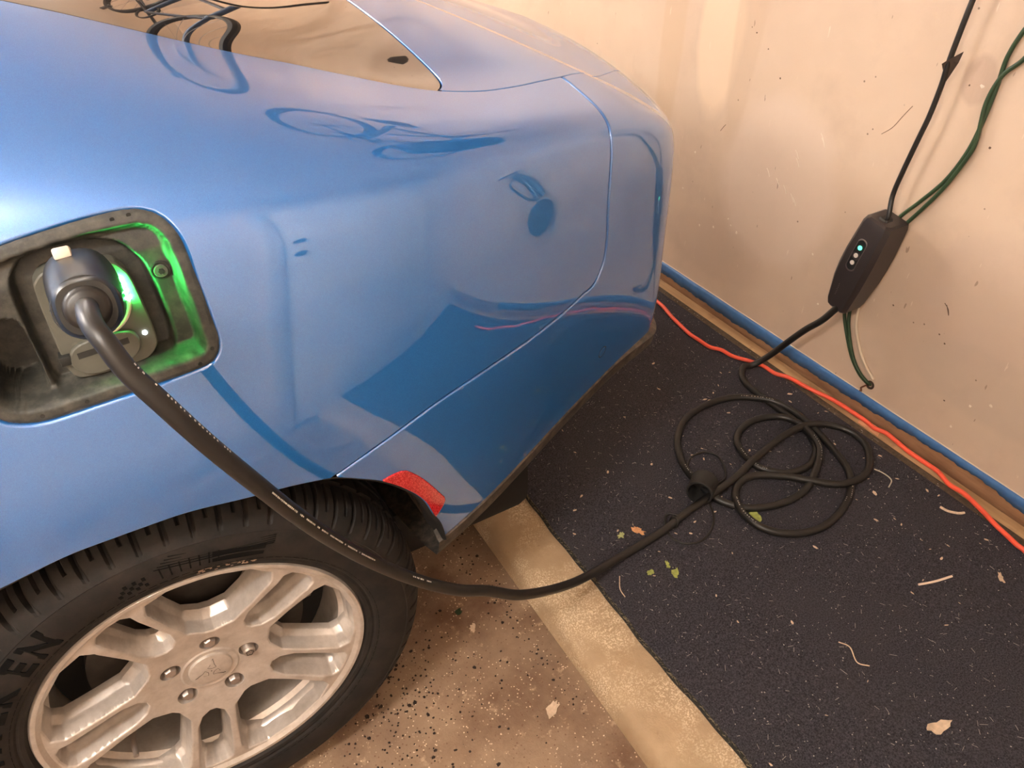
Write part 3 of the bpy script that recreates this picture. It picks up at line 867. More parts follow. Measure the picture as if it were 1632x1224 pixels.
rs = np.r_[np.linspace(.030, .094, 24), np.linspace(.096, .226, 66), np.linspace(.2275, .2455, 16)]
th = np.linspace(0, 2 * math.pi, 901)
Rg, Tg = np.meshgrid(rs, th, indexing='ij')
Xg = Rg * np.cos(Tg); Zg = Rg * np.sin(Tg)
wf = Sheet.grid(np.stack([Xg, np.zeros_like(Xg), Zg], 2))
for q in (0, 2, 4): wf = wf.clip(lambda P, q=q: sdset(P[:, 0], P[:, 2])[q], both=True)
for q in (0, 2): wf = wf.clip(lambda P, q=q: sdset(P[:, 0], P[:, 2])[q] + .004, both=True)
wf = wf.clip(lambda P: np.minimum(sdset(P[:, 0], P[:, 2])[1], sdset(P[:, 0], P[:, 2])[3]), 5)
wf.V[:, 1] = face_y(wf.V[:, 0], wf.V[:, 2])
# turn the hole edges back into the wheel
cnt = {}
for f in wf.F:
    for i in range(len(f)):
        a, b = f[i], f[(i + 1) % len(f)]
        if wf.T[a] == 5 and wf.T[b] == 5: cnt.setdefault((min(a, b), max(a, b)), []).append((a, b))
edges = [v[0] for v in cnt.values() if len(v) == 1]
V = [tuple(v) for v in wf.V]; F = list(wf.F); mp = {}
for e in edges:
    for i in e:
        if i not in mp: mp[i] = len(V); x, y, z = wf.V[i]; V.append((x, y + .012, z))
for a, b in edges: F.append((b, a, mp[a], mp[b]))
# merge the seam of the polar grid and fix orientation
bm = bmesh.new(); bv = [bm.verts.new(v) for v in V]
for f in F:
    try: bm.faces.new([bv[i] for i in f])
    except ValueError: pass
bmesh.ops.remove_doubles(bm, verts=bm.verts, dist=1e-6)
o = from_bm('wheel', bm, ALLOY, None, angle=28)
if sum(p.normal.y for p in o.data.polygons) > 0: o.data.flip_normals()
wheel.data = o.data; bpy.data.objects.remove(o)

def lathe(prof, seg, closed=False):
    V = []; F = []; n = len(prof)
    for k in range(seg):
        a = 2 * math.pi * k / seg
        for r, y in prof: V.append((r * math.cos(a), y, r * math.sin(a)))
    for k in range(seg):
        for i in range(n - 1 + (1 if closed else 0)):
            j = (i + 1) % n; k2 = (k + 1) % seg
            F.append((k * n + i, k2 * n + i, k2 * n + j, k * n + j))
    return V, F
V, F = lathe([(.2455, .004), (.2400, .012), (.2300, .022), (.2245, .030), (.2220, .034), (.2215, .044), (.2150, .052), (.2150, .17), (.2420, .195)], 120)
wmesh('barrel', V, F, ALLOY)
V, F = lathe([(.001, -.0045), (.012, -.0042), (.026, -.0030), (.0315, -.0012), (.0328, .002), (.0328, .01)], 72)
cap = wmesh('center_cap', [(x, y + .0285, z) for x, y, z in V], F, ALLOY, label='round centre cap with a three-pointed emblem')
# three-pointed emblem in raised outline
em = Batch()
yq = .0285 - .0046
for k in range(3):
    a0 = 72 + 120 * k
    P = [polar(.0262, a0), polar(.0135, a0 + 14), polar(.0100, a0 + 40), polar(.0072, a0 + 30), polar(.0050, a0), polar(.0072, a0 - 30), polar(.0100, a0 - 40), polar(.0135, a0 - 14)]
    P3 = []
    for i in range(len(P)):
        p, q = P[i], P[(i + 1) % len(P)]
        for t_ in (0, .34, .67): P3.append((p[0] + (q[0] - p[0]) * t_, yq + .0004 + .0013 * ((p[0] ** 2 + p[1] ** 2) / .026 ** 2), p[1] + (q[1] - p[1]) * t_))
    V, F = tube_data(np.array(P3), .0005, 6, True); em.add(V, F)
emb = em.build('emblem', ALLOY_LINE, None, label='three-pointed star emblem'); emb.parent = wheel
# wheel nuts in their recesses
for k in range(5):
    x, z = polar(.0605, LUG0 + 72 * k)
    V = []; F = []; lock = k == 0; ns = 20 if lock else 6
    for rr, yy in ((.0108, .058), (.0108, .040), (.0096, .038), (.0092, .0290), (.0074, .0265)):
        for i in range(ns): q = 2 * math.pi * i / ns + .3; V.append((x + rr * math.cos(q), yy - (0 if not lock else .006), z + rr * math.sin(q)))
    for i in range(4):
        for j in range(ns): F.append((i * ns + j, i * ns + (j + 1) % ns, (i + 1) * ns + (j + 1) % ns, (i + 1) * ns + j))
    F.append(tuple(range(4 * ns, 5 * ns)))
    wmesh('lug_nut', V, F, CHROME, 30, label='round locking wheel nut' if lock else None)
    if lock:
        V = []; F = []
        for i in range(36):
            q = 2 * math.pi * i / 36; rr = .0052 + .0009 * math.cos(5 * q); V.append((x + rr * math.cos(q), .0202, z + rr * math.sin(q)))
        V2, F2 = tube_data(np.array(V), .0004, 5, True); wmesh('lock_key_groove', V2, F2, BLACK_SHELL)
    V = []
    for i in range(24): q = 2 * math.pi * i / 24; V.append((x + .0128 * math.cos(q), .0520, z + .0128 * math.sin(q)))
    wmesh('nut_well_shade', V, [tuple(range(24))[::-1]], BLACK_SHELL)  # black disc stands for the shade deep in the nut recess
# valve
x, z = polar(.176, -144)
V, F = tube_data(np.array([(x * .99, .055, z * .99), (x, .040, z), (x, .018, z), (x, .012, z)]), np.array([.0055, .0045, .0042, .004]), 14)
wmesh('valve_stem', V, F, CHROME)
# tyre: sidewall, shoulder blocks with cross grooves, ribs
prof = [(.2405, .008), (.2440, .002), (.2475, -.0035), (.2530, -.0055), (.2570, -.0050), (.2600, -.0080), (.2700, -.0125), (.2840, -.0150), (.2990, -.0148), (.3120, -.0120),
        (.3140, -.0112), (.3155, -.0120), (.3172, -.0108), (.3235, -.0075), (.3300, -.0035), (.3350, .0000), (.3395, .0045), (.3435, .0095), (.3470, .0150), (.3500, .0210), (.3522, .0275), (.3540, .0350), (.3553, .0430), (.3560, .0500),
        (.3563, .0530), (.3480, .0550), (.3480, .0620), (.3572, .0640), (.3580, .0780), (.3585, .0900), (.3500, .0920), (.3500, .0990), (.3586, .1010), (.3586, .1200), (.3500, .1220), (.3500, .1290), (.3583, .1310), (.3572, .1560), (.3480, .1580), (.3480, .1650), (.3560, .1670), (.3530, .1850), (.3440, .2050), (.3200, .2200), (.2850, .2240), (.2550, .2150), (.2420, .2000)]
NB = 62; SEG = NB * 12
V = []; F = []; n = len(prof)
for k in range(SEG):
    a = 2 * math.pi * k / SEG; ph_ = k % 12
    for i, (r, y) in enumerate(prof):
        rr = r
        lead = {0: 1., 1: 1.}.get(ph_, 0.); sipe = 1. if ph_ == 6 else 0.
        if 13 <= i <= 24: rr -= lead * .009 * min(1, (i - 12) / 4)
        if 17 <= i <= 24: rr -= sipe * .006
        if 26 < i < 30 and ph_ in (3, 4): rr -= .004
        V.append((rr * math.cos(a), y, rr * math.sin(a)))
for k in range(SEG):
    k2 = (k + 1) % SEG
    for i in range(n - 1): F.append((k * n + i, k2 * n + i, k2 * n + i + 1, k * n + i + 1))
tyre = wmesh('tyre', V, F, TYRE, 16, label='black tyre with raised sidewall lettering')
if tyre.data.polygons[3].normal.y > 0: tyre.data.flip_normals()
def side_y(r): return float(np.interp(r, [p[0] for p in prof[:20]], [p[1] for p in prof[:20]]))
def char_mesh(ch, size, depth):
    cu = bpy.data.curves.new('letter', 'FONT'); cu.body = ch; cu.size = size; cu.extrude = depth; cu.resolution_u = 3; cu.offset = .0018 * size / .05
    ob = bpy.data.objects.new('letter', cu); COL.objects.link(ob)
    dg = bpy.context.evaluated_depsgraph_get(); me = bpy.data.meshes.new_from_object(ob.evaluated_get(dg))
    bpy.data.objects.remove(ob); V = [tuple(v.co) for v in me.vertices]; F = [tuple(p.vertices) for p in me.polygons]
    bpy.data.meshes.remove(me); bpy.data.curves.remove(cu); return V, F
def sidewall_text(word, rb, a_end, size, adv, depth=.0015, stretch=1.0):
    for k, ch in enumerate(reversed(word)):
        V, F = char_mesh(ch, size, depth)
        w = max(v[0] for v in V); out = []
        for (u, v, d) in V:
            r = rb + v * stretch; a = math.radians(a_end + k * adv) + (w - u) / (rb + .02)
            out.append((r * math.cos(a), side_y(r) - d - .0004, r * math.sin(a)))
        o = wmesh('sidewall_letter', out, F, TYRE_MARK, None)
sidewall_text('FALKEN', .2745, 119.4, .052, 9.0)
# checkered and ruled marks moulded into the sidewall
mk = Batch()
def mark(r0, r1, a0, a1, h=.0009):
    P = []
    for r, a in ((r0, a0), (r0, a1), (r1, a1), (r1, a0)):
        x, z = polar(r, a); P.append((x, side_y(r) - h, z))
    P += [(x, y + h + .001, z) for x, y, z in P]
    mk.add(P, [(0, 1, 2, 3), (0, 4, 5, 1), (1, 5, 6, 2), (2, 6, 7, 3), (3, 7, 4, 0)])
for i in range(9):
    for j in range(3):
        if (i + j) % 2 == 0 and i > j: mark(.274 + j * .0065, .2795 + j * .0065, 104.5 - i * 1.15, 103.6 - i * 1.15)
for i in range(5): mark(.296 + i * .0032, .2967 + i * .0032, 92 - i, 62)
for i in range(7): mark(.276, .296, 91 - i * 2.4, 90.6 - i * 2.4)
mark(.276, .2955, 78, 64, .0007)
for i in range(120): mark(.2640, .2646, i * 3, i * 3 + 2.2, .0005)
mkk = mk.build('sidewall_marking', TYRE_MARK, None, angle=20); mkk.parent = wheel
sc = Batch(); rr_ = random.Random(4)
for i in range(46):
    a = rr_.uniform(64, 82); r = .2555 + rr_.uniform(-.0028, .0035) + .0018 * math.sin(a * 1.3); da = rr_.uniform(.3, 1.1)
    P = []
    for q, dr in ((a, 0), (a + da, rr_.uniform(-.0006, .0006)), (a + da * .8, .0009), (a + .1, .0011)):
        x, z = polar(r + dr, q); P.append((x, side_y(r) - .0006, z))
    P += [(x, y + .001, z) for x, y, z in P]
    sc.add(P, [(0, 1, 2, 3), (0, 4, 5, 1), (1, 5, 6, 2), (2, 6, 7, 3), (3, 7, 4, 0)])
scm = sc.build('pale_scuff', simple('tyre_scuff', (150, 126, 108), .8), None, angle=20); scm.parent = wheel
# brake disc and caliper behind the spokes
V, F = lathe([(.05, .088), (.165, .088), (.165, .112), (.05, .112)], 80); wmesh('brake_disc', V, F, BRAKE_DARK)
V, F = lathe([(.05, .05), (.085, .055), (.088, .088)], 60); wmesh('disc_hat', V, F, BRAKE_DARK)
V, F = lathe([(.0328, .040), (.05, .050), (.05, .06)], 40); wmesh('hub_body', V, F, BLACK_SHELL)
cp = []
for r, y in ((.118, .065), (.178, .062), (.188, .075), (.188, .125), (.118, .125)):
    cp.append((r, y))
V = []; F = []
for i, a in enumerate(np.linspace(8, 52, 12)):
    for r, y in cp: x, z = polar(r, a); V.append((x, y, z))
    if i:
        for j in range(5): F.append(((i - 1) * 5 + j, i * 5 + j, i * 5 + (j + 1) % 5, (i - 1) * 5 + (j + 1) % 5))
F += [tuple(range(5)), tuple(range(55, 60))[::-1]]
wmesh('brake_caliper', V, F, CALIPER, 30, label='grey brake caliper')
V, F = lathe([(.212, .12), (.10, .135), (.05, .14)], 60); wmesh('backing_plate', V, F, BLACK_SHELL)
for (x, flip) in ((-3.149, 0), (-.075, 1), (-3.149, 1)):
    c = copy_tree(wheel, car); c.location = Vector((x, HUB[1] if not flip else 2 * YC - HUB[1], HUB[2])) - wloc(car)
    if flip: c.rotation_euler = (0, 0, math.pi)

# ------------------------------------------------------------------ portable charger: plug, cable, box on the wall, supply cord
ev = thing('portable_charger', 'portable car charger: black plug, looped cable and wall box', 'charger', (1.15, .85, .0735))
# plug body: loft of rounded sections from the socket up to the cable collar
A0 = np.array((-.037, .806, 1.018)); A1 = np.array((-.035, .655, 1.090))
ax_ = (A1 - A0) / np.linalg.norm(A1 - A0); sx_ = np.array((1., 0, 0)); up_ = np.cross(sx_, ax_); up_ = up_ if up_[2] > 0 else -up_
def loft(secs, mat, name, parent, sides=36, angle=40, power=2.6, label=None):
    V = []; F = []
    for (t_, w, h, oy) in secs:
        c = A0 + ax_ * t_ + up_ * oy
        for k in range(sides):
            a = 2 * math.pi * k / sides; ca, sa = math.cos(a), math.sin(a)
            V.append(c + sx_ * w * math.copysign(abs(ca) ** (2 / power), ca) + up_ * h * math.copysign(abs(sa) ** (2 / power), sa))
    n = len(secs)
    for i in range(n - 1):
        for k in range(sides): F.append((i * sides + k, i * sides + (k + 1) % sides, (i + 1) * sides + (k + 1) % sides, (i + 1) * sides + k))
    F += [tuple(range(sides))[::-1], tuple((n - 1) * sides + k for k in range(sides))]
    return mesh(name, V, F, mat, parent, angle=angle, label=label)
LEN = float(np.linalg.norm(A1 - A0))
plug = loft([(.0, .024, .024, 0), (.020, .0245, .0245, 0), (.022, .030, .033, .004), (.045, .0325, .041, .009), (.080, .0315, .041, .011), (.115, .0295, .035, .008), (.140, .0280, .0295, .003), (LEN - .012, .0265, .0265, 0), (LEN - .004, .0250, .0250, 0), (LEN, .0225, .0225, 0)],
            simple('plug_plastic', (20, 22, 21), .38), 'plug', ev, label='black charging plug seated in the port')
loft([(LEN - .016, .0278, .0278, 0), (LEN - .013, .0285, .0285, 0), (LEN - .010, .0278, .0278, 0)], PLASTIC, 'collar_ring', plug, power=2)
loft([(LEN - .001, .0195, .0195, 0), (LEN + .006, .0175, .0175, 0), (LEN + .009, .0135, .0135, 0)], CABLE, 'strain_relief', plug, power=2)
cb = A0 + ax_ * .092 + up_ * .050
bm = bmesh.new(); bm_box(bm, (-.0075, -.013, -.0055), (.0075, .013, .0055), .0022)
M_ = Matrix(((1, ax_[0], up_[0], cb[0] - .006), (0, ax_[1], up_[1], cb[1]), (0, ax_[2], up_[2], cb[2]), (0, 0, 0, 1)))
bmesh.ops.transform(bm, matrix=M_, verts=bm.verts)
from_bm('latch_button', bm, CREAM_PLASTIC, plug, label='cream latch button')
for s_ in (-1, 1):
    tube('trim_line', [A0 + ax_ * t_ + sx_ * s_ * (w + .0004) + up_ * .004 for t_, w in ((.05, .0323), (.08, .0315), (.112, .0298), (.140, .0284))], .0009, simple('glossy_trim', (60, 66, 60), .08), plug, sides=6)

RC = .0093                       # cable radius
Z0 = .0735 + RC
E = A0 + ax_ * (LEN + .004)
coil_xy = [(1.450,1.130),(1.452,1.064),(1.456,1.0),(1.458,.939),(1.448,.886),(1.419,.838),(1.363,.807),(1.302,.809),(1.27,.828),(1.244,.862),(1.24,.901),(1.251,.948),(1.282,.985),(1.34,1.003),(1.396,.994),(1.436,.963),(1.446,.916),(1.431,.853),(1.396,.809),(1.308,.758),(1.25,.744),(1.188,.749),(1.134,.768),(1.102,.793),(1.074,.839),(1.072,.908),(1.08,.964),(1.108,1.021),(1.146,1.066),(1.213,1.108),(1.296,1.121),(1.374,1.106),(1.43,1.066),(1.464,1.022),(1.478,.946),(1.469,.866),(1.451,.797),(1.432,.746),(1.396,.707),(1.35,.676),(1.282,.652),(1.209,.646),(1.144,.668),(1.1,.711),(1.091,.765),(1.107,.81),(1.138,.839),(1.184,.852),(1.227,.836),(1.274,.799),(1.314,.755),(1.348,.723),(1.389,.706),(1.446,.707),(1.5,.736),(1.538,.779),(1.546,.829),(1.521,.873),(1.477,.903),(1.414,.913),(1.332,.905),(1.232,.884),(1.162,.864),(1.077,.851),(.99,.842),(.90,.826),(.823,.819)]
main = [tuple(E - ax_ * .012), tuple(E + ax_ * .012), (-.0345, .610, 1.098), (-.029, .592, 1.090), (-.022, .580, 1.067), (-.0085, .570, 1.040), (.0072, .566, 1.003), (.0245, .566, .962), (.0485, .572, .905), (.078, .588, .830), (.114, .610, .745), (.158, .635, .653), (.209, .650, .569), (.258, .660, .502), (.303, .668, .450), (.352, .680, .402), (.425, .700, .316), (.510, .730, .235), (.600, .765, .160), (.680, .792, .115)]
# box end: from the wall box down to the mat
head = [(1.590, 1.004, .385), (1.586, 1.018, .358), (1.576, 1.035, .322), (1.570, 1.070, .275), (1.565, 1.108, .215), (1.552, 1.145, .150), (1.528, 1.172, .108), (1.492, 1.182, Z0 + .012), (1.468, 1.165, Z0)]
pts = list(head) + [(x, y, Z0) for x, y in coil_xy]
path = resample(catmull(pts, 8), .006)
# lift the later pass over the earlier one wherever they cross
zz = path[:, 2].copy(); n = len(path); STEP = 25
flat = np.arange(n) > 60
for it in range(2):
    for i in range(n):
        if not flat[i]: continue
        js = np.arange(60, max(60, i - STEP))
        if len(js) == 0: continue
        d = np.hypot(path[js, 0] - path[i, 0], path[js, 1] - path[i, 1])
        near = d < 2.1 * RC
        if near.any():
            dd = d[near]; need = zz[js[near]] + np.sqrt(np.maximum((2.02 * RC) ** 2 - dd ** 2, 0))
            zz[i] = max(zz[i], need.max())
    k = np.ones(31) / 31
    for q in range(3):
        sm = np.convolve(np.pad(zz, 15, mode='edge'), k, 'valid'); zz = np.where(flat, np.maximum(zz * .4 + sm * .6, sm), zz)
path[:, 2] = zz
tail = [tuple(p) for p in path[::-1]]
car_side = resample(catmull(main + [(.760, .812, Z0 + .006), tail[0]], 8), .006)
full = np.concatenate([car_side[:-1], np.array(tail)])
sm = full.copy()
for it in range(3):
    sm[1:-1] = (sm[:-2] + sm[1:-1] * 2 + sm[2:]) / 4
V, F = tube_data(sm, RC, 16)
cable = mesh('charging_cable', V, F, CABLE, ev, angle=60, label='thick black cable sagging from plug to loops on the mat')
# pale print along the cable: small blocks too fine to read
t_, N_, B_ = frames(sm)
eye = np.array((0, 0, 1.437)); pr = Batch(); rp = random.Random(3)
cum = np.r_[0, np.cumsum(np.linalg.norm(np.diff(sm, axis=0), axis=1))]
def print_run(s0, s1, gap=.0016, up=.35, lw=.0010):
    s = s0
    while s < s1:
        L = rp.uniform(.0010, .0024)
        i = int(np.searchsorted(cum, s)); i = min(max(i, 1), len(sm) - 2)
        T = t_[i]; vdir = eye - sm[i]; vdir -= T * np.dot(vdir, T); vdir /= np.linalg.norm(vdir)
        side = np.cross(T, vdir); side = side if side[2] > 0 else -side
        nd = vdir * math.cos(up) + side * math.sin(up); sd = np.cross(T, nd)
        c = sm[i] + T * (s - cum[i]) + nd * (RC + .0002)
        h = lw * rp.uniform(.7, 1)
        P = [c - T * L / 2 - sd * h, c + T * L / 2 - sd * h, c + T * L / 2 + sd * h, c - T * L / 2 + sd * h]
        P += [q - nd * .0008 for q in P]
        pr.add(P, [(0, 1, 2, 3), (0, 4, 5, 1), (1, 5, 6, 2), (2, 6, 7, 3), (3, 7, 4, 0)])
        s += L + rp.uniform(.3, 1.) * gap + (.006 if rp.random() < .12 else 0)
def s_at(p): return float(cum[np.argmin(np.linalg.norm(sm - np.array(p), axis=1))])
print_run(s_at((.0485, .572, .905)) + .015, s_at((.158, .635, .653)), up=.35)
print_run(s_at((-.02, .58, 1.067)), s_at((.0245, .566, .962)), up=1.0, gap=.006)
print_run(s_at((.209, .65, .569)) + .01, s_at((.258, .66, .502)) - .02, gap=.004)
tot = cum[-1]
for a in (.47, .53, .60, .68, .76, .83): print_run(tot * a, tot * a + .09, gap=.007, up=.5, lw=.0011)
tag(pr.build('cable_print', CABLE_PRINT, ev), kind='stuff')

# wall box: tapered six-sided housing hanging slightly tilted
BC = np.array((1.612, .995, .498)); L_ = np.array((0, .17, -1.)); L_ /= np.linalg.norm(L_)     # along the box, downwards
W_ = np.array((0, 1., .17)); W_ /= np.linalg.norm(W_); D_ = np.array((-1., 0, 0))
def box_pt(l, w, d): return BC + L_ * l + W_ * w + D_ * d
def box_loft(name, secs, mat, parent, label=None, angle=22):
    V = []; F = []
    for (l, hw, d0, d1, ch, fw) in secs:
        ring_ = [(hw - .004, d0), (hw, d0 + .006), (hw, d1 - ch), (hw - .004, d1 - ch * .45), (fw, d1), (-fw, d1), (-hw + .004, d1 - ch * .45), (-hw, d1 - ch), (-hw, d0 + .006), (-hw + .004, d0)]
        V += [box_pt(l, w, d) for w, d in ring_]
    m_ = 10; n_ = len(secs)
    for i in range(n_ - 1):
        for k in range(m_): F.append((i * m_ + k, i * m_ + (k + 1) % m_, (i + 1) * m_ + (k + 1) % m_, (i + 1) * m_ + k))
    F += [tuple(range(m_))[::-1], tuple((n_ - 1) * m_ + k for k in range(m_))]
    bm = bmesh.new(); vs = [bm.verts.new(v) for v in V]
    for f in F: bm.faces.new([vs[i] for i in f])
    return from_bm(name, bm, mat, parent, angle=angle, label=label)
secs = [(-.138, .030, -.040, .028, .010, .022), (-.134, .036, -.046, .034, .012, .027), (-.122, .0395, -.048, .038, .012, .030), (-.04, .0440, -.048, .044, .013, .033), (.0, .0440, -.048, .045, .013, .033), (.04, .0425, -.047, .043, .013, .032),
        (.112, .0345, -.044, .034, .011, .026), (.128, .0310, -.041, .029, .010, .022), (.136, .0250, -.034, .022, .008, .017)]
ebox = box_loft('control_box', secs, BOX_PLASTIC, ev, 'charcoal charger box with three indicator lights')
# indicator window
def face_d(l): return float(np.interp(l, [s[0] for s in secs], [s[3] for s in secs]))
V = []; F = []; pill = []
for k in range(24):
    a = 2 * math.pi * k / 24; l = .030 * math.copysign(1, math.sin(a)) * (1 if abs(math.sin(a)) > 1e-6 else 0) + .012 * math.sin(a); pill.append((l - .042, .012 * math.cos(a) + .004))
for (sc_, dd) in ((1.18, .0002), (1.12, .0012), (1.0, .0012), (.97, -.0004)):
    for (l, w) in pill:
        l2 = -.042 + (l + .042) * (1 + (sc_ - 1) * .5); w2 = .004 + (w - .004) * sc_
        V.append(box_pt(l2, w2, face_d(l2) + dd))
for i in range(3):
    for k in range(24): F.append((i * 24 + k, i * 24 + (k + 1) % 24, (i + 1) * 24 + (k + 1) % 24, (i + 1) * 24 + k))
mesh('window_rim', V, F, simple('window_rim_plastic', (86, 78, 76), .4), ebox, angle=40)
V = [box_pt(-.042 + (l + .042) * .99, .004 + (w - .004) * .99, face_d(l) + .0007) for l, w in pill]
mesh('indicator_window', V, [tuple(range(24))], BLACK_SHELL, ebox)
for (l, m_, lab) in ((-.064, BOX_GREEN, 'lit green indicator'), (-.042, BOX_WHITE, 'unlit white indicator'), (-.021, BOX_WHITE, 'unlit white indicator')):
    disc('indicator_light', box_pt(l, .004, face_d(l) + .0008), D_, .0058, .0014, m_, ebox, 14, label=lab)
# faint small print down the lower half of the face: blocks too fine to read
bp = Batch(); rb_ = random.Random(9)
for k in range(7):
    l = .050 + k * .0058; w = .010 + rb_.uniform(-.0006, .0006)
    P = [box_pt(l + a, w + b, face_d(l) + .0006) for a, b in ((0, -.0012), (.0032, -.0012), (.0032, .0016 + .001 * (k % 3 == 0)), (.0022, .0016), (.0022, -.0002), (0, -.0002))]
    bp.add(P, [(0, 1, 2, 3, 4, 5)])
bp.build('face_print', BOX_PRINT, ebox, angle=20)
box_loft('top_gland', [(-.142, .010, -.012, .014, .004, .006), (-.136, .014, -.016, .018, .004, .009)], PLASTIC, ebox)
sup = [box_pt(-.132, -.002, .004), box_pt(-.150, -.003, .004), (1.622, .982, .690), (1.622, .976, .755), (1.622, .966, .83), (1.622, .959, .881), (1.622, .9555, .945), (1.621, .956, .99), (1.620, .953, 1.06), (1.620, .950, 1.113), (1.622, .944, 1.22), (1.63, .94, 1.4), (1.638, .93, 1.62), (1.640, .92, 1.75)]
tube('supply_cord', sup, .0058, CABLE, ev, label='thin black supply cord rising from the box')
P = [(.964, .990), (.955, 1.000), (.932, 1.020), (.937, .996), (.952, .955), (.959, .958)]
V = [(1.611 + .004 * k, y, z) for k, (y, z) in enumerate(P)]; V += [(x + .0012, y, z) for x, y, z in V]
mesh('cord_tag', V, [(0, 1, 2, 3, 4, 5), tuple(range(11, 5, -1))] + [(k, (k + 1) % 6, 6 + (k + 1) % 6, 6 + k) for k in range(6)], simple('dark_tag', (66, 54, 46), .5, var=.2), ev, label='small dark tag folded on the cord')
# dust cap with its strap
dc = np.array((1.052, .872, MZ + .0330)); dn = np.array((-.80, -.52, .10)); dn /= np.linalg.norm(dn)
a_ = np.cross(dn, (0, 0, 1.)); a_ /= np.linalg.norm(a_); b_ = np.cross(dn, a_)
V = []; F = []
ring = [(.0315, -.028), (.0330, -.026), (.0320, -.020), (.0318, .022), (.0325, .026), (.0310, .028), (.0275, .028), (.0265, .024), (.0265, -.018)]
for rr, hh in ring:
    for k in range(36): q = 2 * math.pi * k / 36; V.append(dc + dn * hh + rr * (math.cos(q) * a_ + math.sin(q) * b_))
for i in range(len(ring) - 1):
    for k in range(36): F.append((i * 36 + k, i * 36 + (k + 1) % 36, (i + 1) * 36 + (k + 1) % 36, (i + 1) * 36 + k))
F += [tuple(range(36)), tuple(range(8 * 36, 9 * 36))]
dcap = mesh('dust_cap', V, F, PLASTIC, ev, angle=35, label='round black rubber dust cap')
tube('cap_strap', [(1.085, .886, .10), (1.072, .912, .080), (1.078, .950, .0765), (1.120, .985, .0765), (1.165, .985, .0765), (1.185, .955, .077), (1.170, .915, .079), (1.140, .880, .085), (1.100, .868, .095)], .0027, CABLE, dcap, sides=8)
tube('strap_loop', [(.952, .838, Z0 + .010), (.935, .860, Z0 + .004), (.915, .838, .079), (.905, .805, .0765), (.920, .775, .0765), (.955, .762, .0765), (1.000, .775, .0765), (1.035, .805, .0765), (1.050, .835, .0785), (1.058, .850, .083)], .0027, CABLE, dcap, sides=8)
tube('strap_ring', [(.935 + .014 * math.cos(a) * .3, .834 + .0125 * math.sin(a), Z0 + .0125 * math.cos(a)) for a in np.linspace(0, 2 * math.pi, 14, endpoint=False)], .0022, CABLE, dcap, sides=8, closed=True)

# ------------------------------------------------------------------ pair of green wires on the wall
gw = thing('green_wire_pair', 'twisted pair of green wires running down the cream wall behind the box', 'wire', (1.657, .9, .16))
ga = [(1.657, .79, 1.30), (1.657, .832, 1.12), (1.657, .851, 1.07), (1.657, .862, 1.02), (1.657, .860, .96), (1.657, .862, .88), (1.657, .870, .82), (1.656, .893, .75), (1.656, .935, .68), (1.656, .966, .633), (1.656, 1.0, .56), (1.656, 1.025, .45), (1.656, 1.031, .35), (1.655, 1.026, .318), (1.654, .998, .265), (1.655, .966, .215), (1.655, .930, .182), (1.660, .904, .166), (1.668, .896, .160)]
gb = [(1.657, .77, 1.20), (1.657, .812, 1.07), (1.657, .831, 1.022), (1.655, .857, .986), (1.653, .867, .93), (1.653, .858, .86), (1.653, .861, .82), (1.654, .888, .738), (1.655, .918, .675), (1.656, .945, .625), (1.656, .985, .55), (1.656, 1.010, .45), (1.656, 1.015, .36), (1.653, 1.009, .315), (1.652, .990, .27), (1.653, .962, .22), (1.652, .930, .189), (1.658, .902, .170), (1.668, .892, .162)]
tube('wire', ga, .0046, GREEN_WIRE, gw, sides=10); tube('wire', gb, .0046, GREEN_WIRE, gw, sides=10)
hb = Batch(); hb.tube([(1.6632, .893 + .009 * math.cos(a), .163 + .010 * math.sin(a)) for a in np.linspace(0, 2 * math.pi, 12, endpoint=False)], .0032, 7, 3, True)
hb.build('hole_rim', simple('hole_rim', (62, 46, 36), .9), gw)
tube('bare_end', [(1.658, .900, .160), (1.655, .908, .150), (1.656, .912, .142), (1.654, .905, .138), (1.656, .912, .134)], .0024, COPPER, gw, sides=7)
tag(tube('pale_conduit', [(1.6595, .997, .36), (1.6595, .984, .30), (1.6595, .952, .245), (1.6595, .917, .208), (1.6600, .888, .186)], .0042, simple('pale_wire', (206, 188, 164), .6), sides=10), 'cream painted-over wire beside the green wires', 'wire')

# ------------------------------------------------------------------ orange extension cord
oc = [(1.55, 2.3), (1.535, 1.9), (1.532, 1.72), (1.529,1.649),(1.523,1.589),(1.512,1.526),(1.5,1.474),(1.494,1.42),(1.498,1.379),(1.497,1.332),(1.521,1.303),(1.531,1.26),(1.547,1.214),(1.572,1.177),(1.577,1.132),(1.59,1.097),(1.601,1.05),(1.618,1.012),(1.626,.967),(1.633,.923),(1.632,.887),(1.632,.852),(1.634,.822),(1.636,.791),(1.635,.759),(1.634,.714),(1.628,.671),(1.626,.626),(1.618,.585),(1.61,.546),(1.602,.508),(1.597,.479),(1.581,.444),(1.578,.411),(1.569,.383),(1.564,.361),(1.55,.32),(1.545,.27),(1.53,.21),(1.528,.15),(1.50,.05),(1.49,-.1)]
wig = []
for i, (x, y) in enumerate(oc):
    on_mat = x < 1.612
    wig.append((x + .0035 * math.sin(i * 2.2), y, (.0735 if on_mat else .0690) + .0062 + .003 * max(0, math.sin(i * 1.7))))
tag(tube('extension_cord', wig, .0060, ORANGE, None, sides=12), 'orange extension cord wavering along the mat edge by the wall', 'cord')

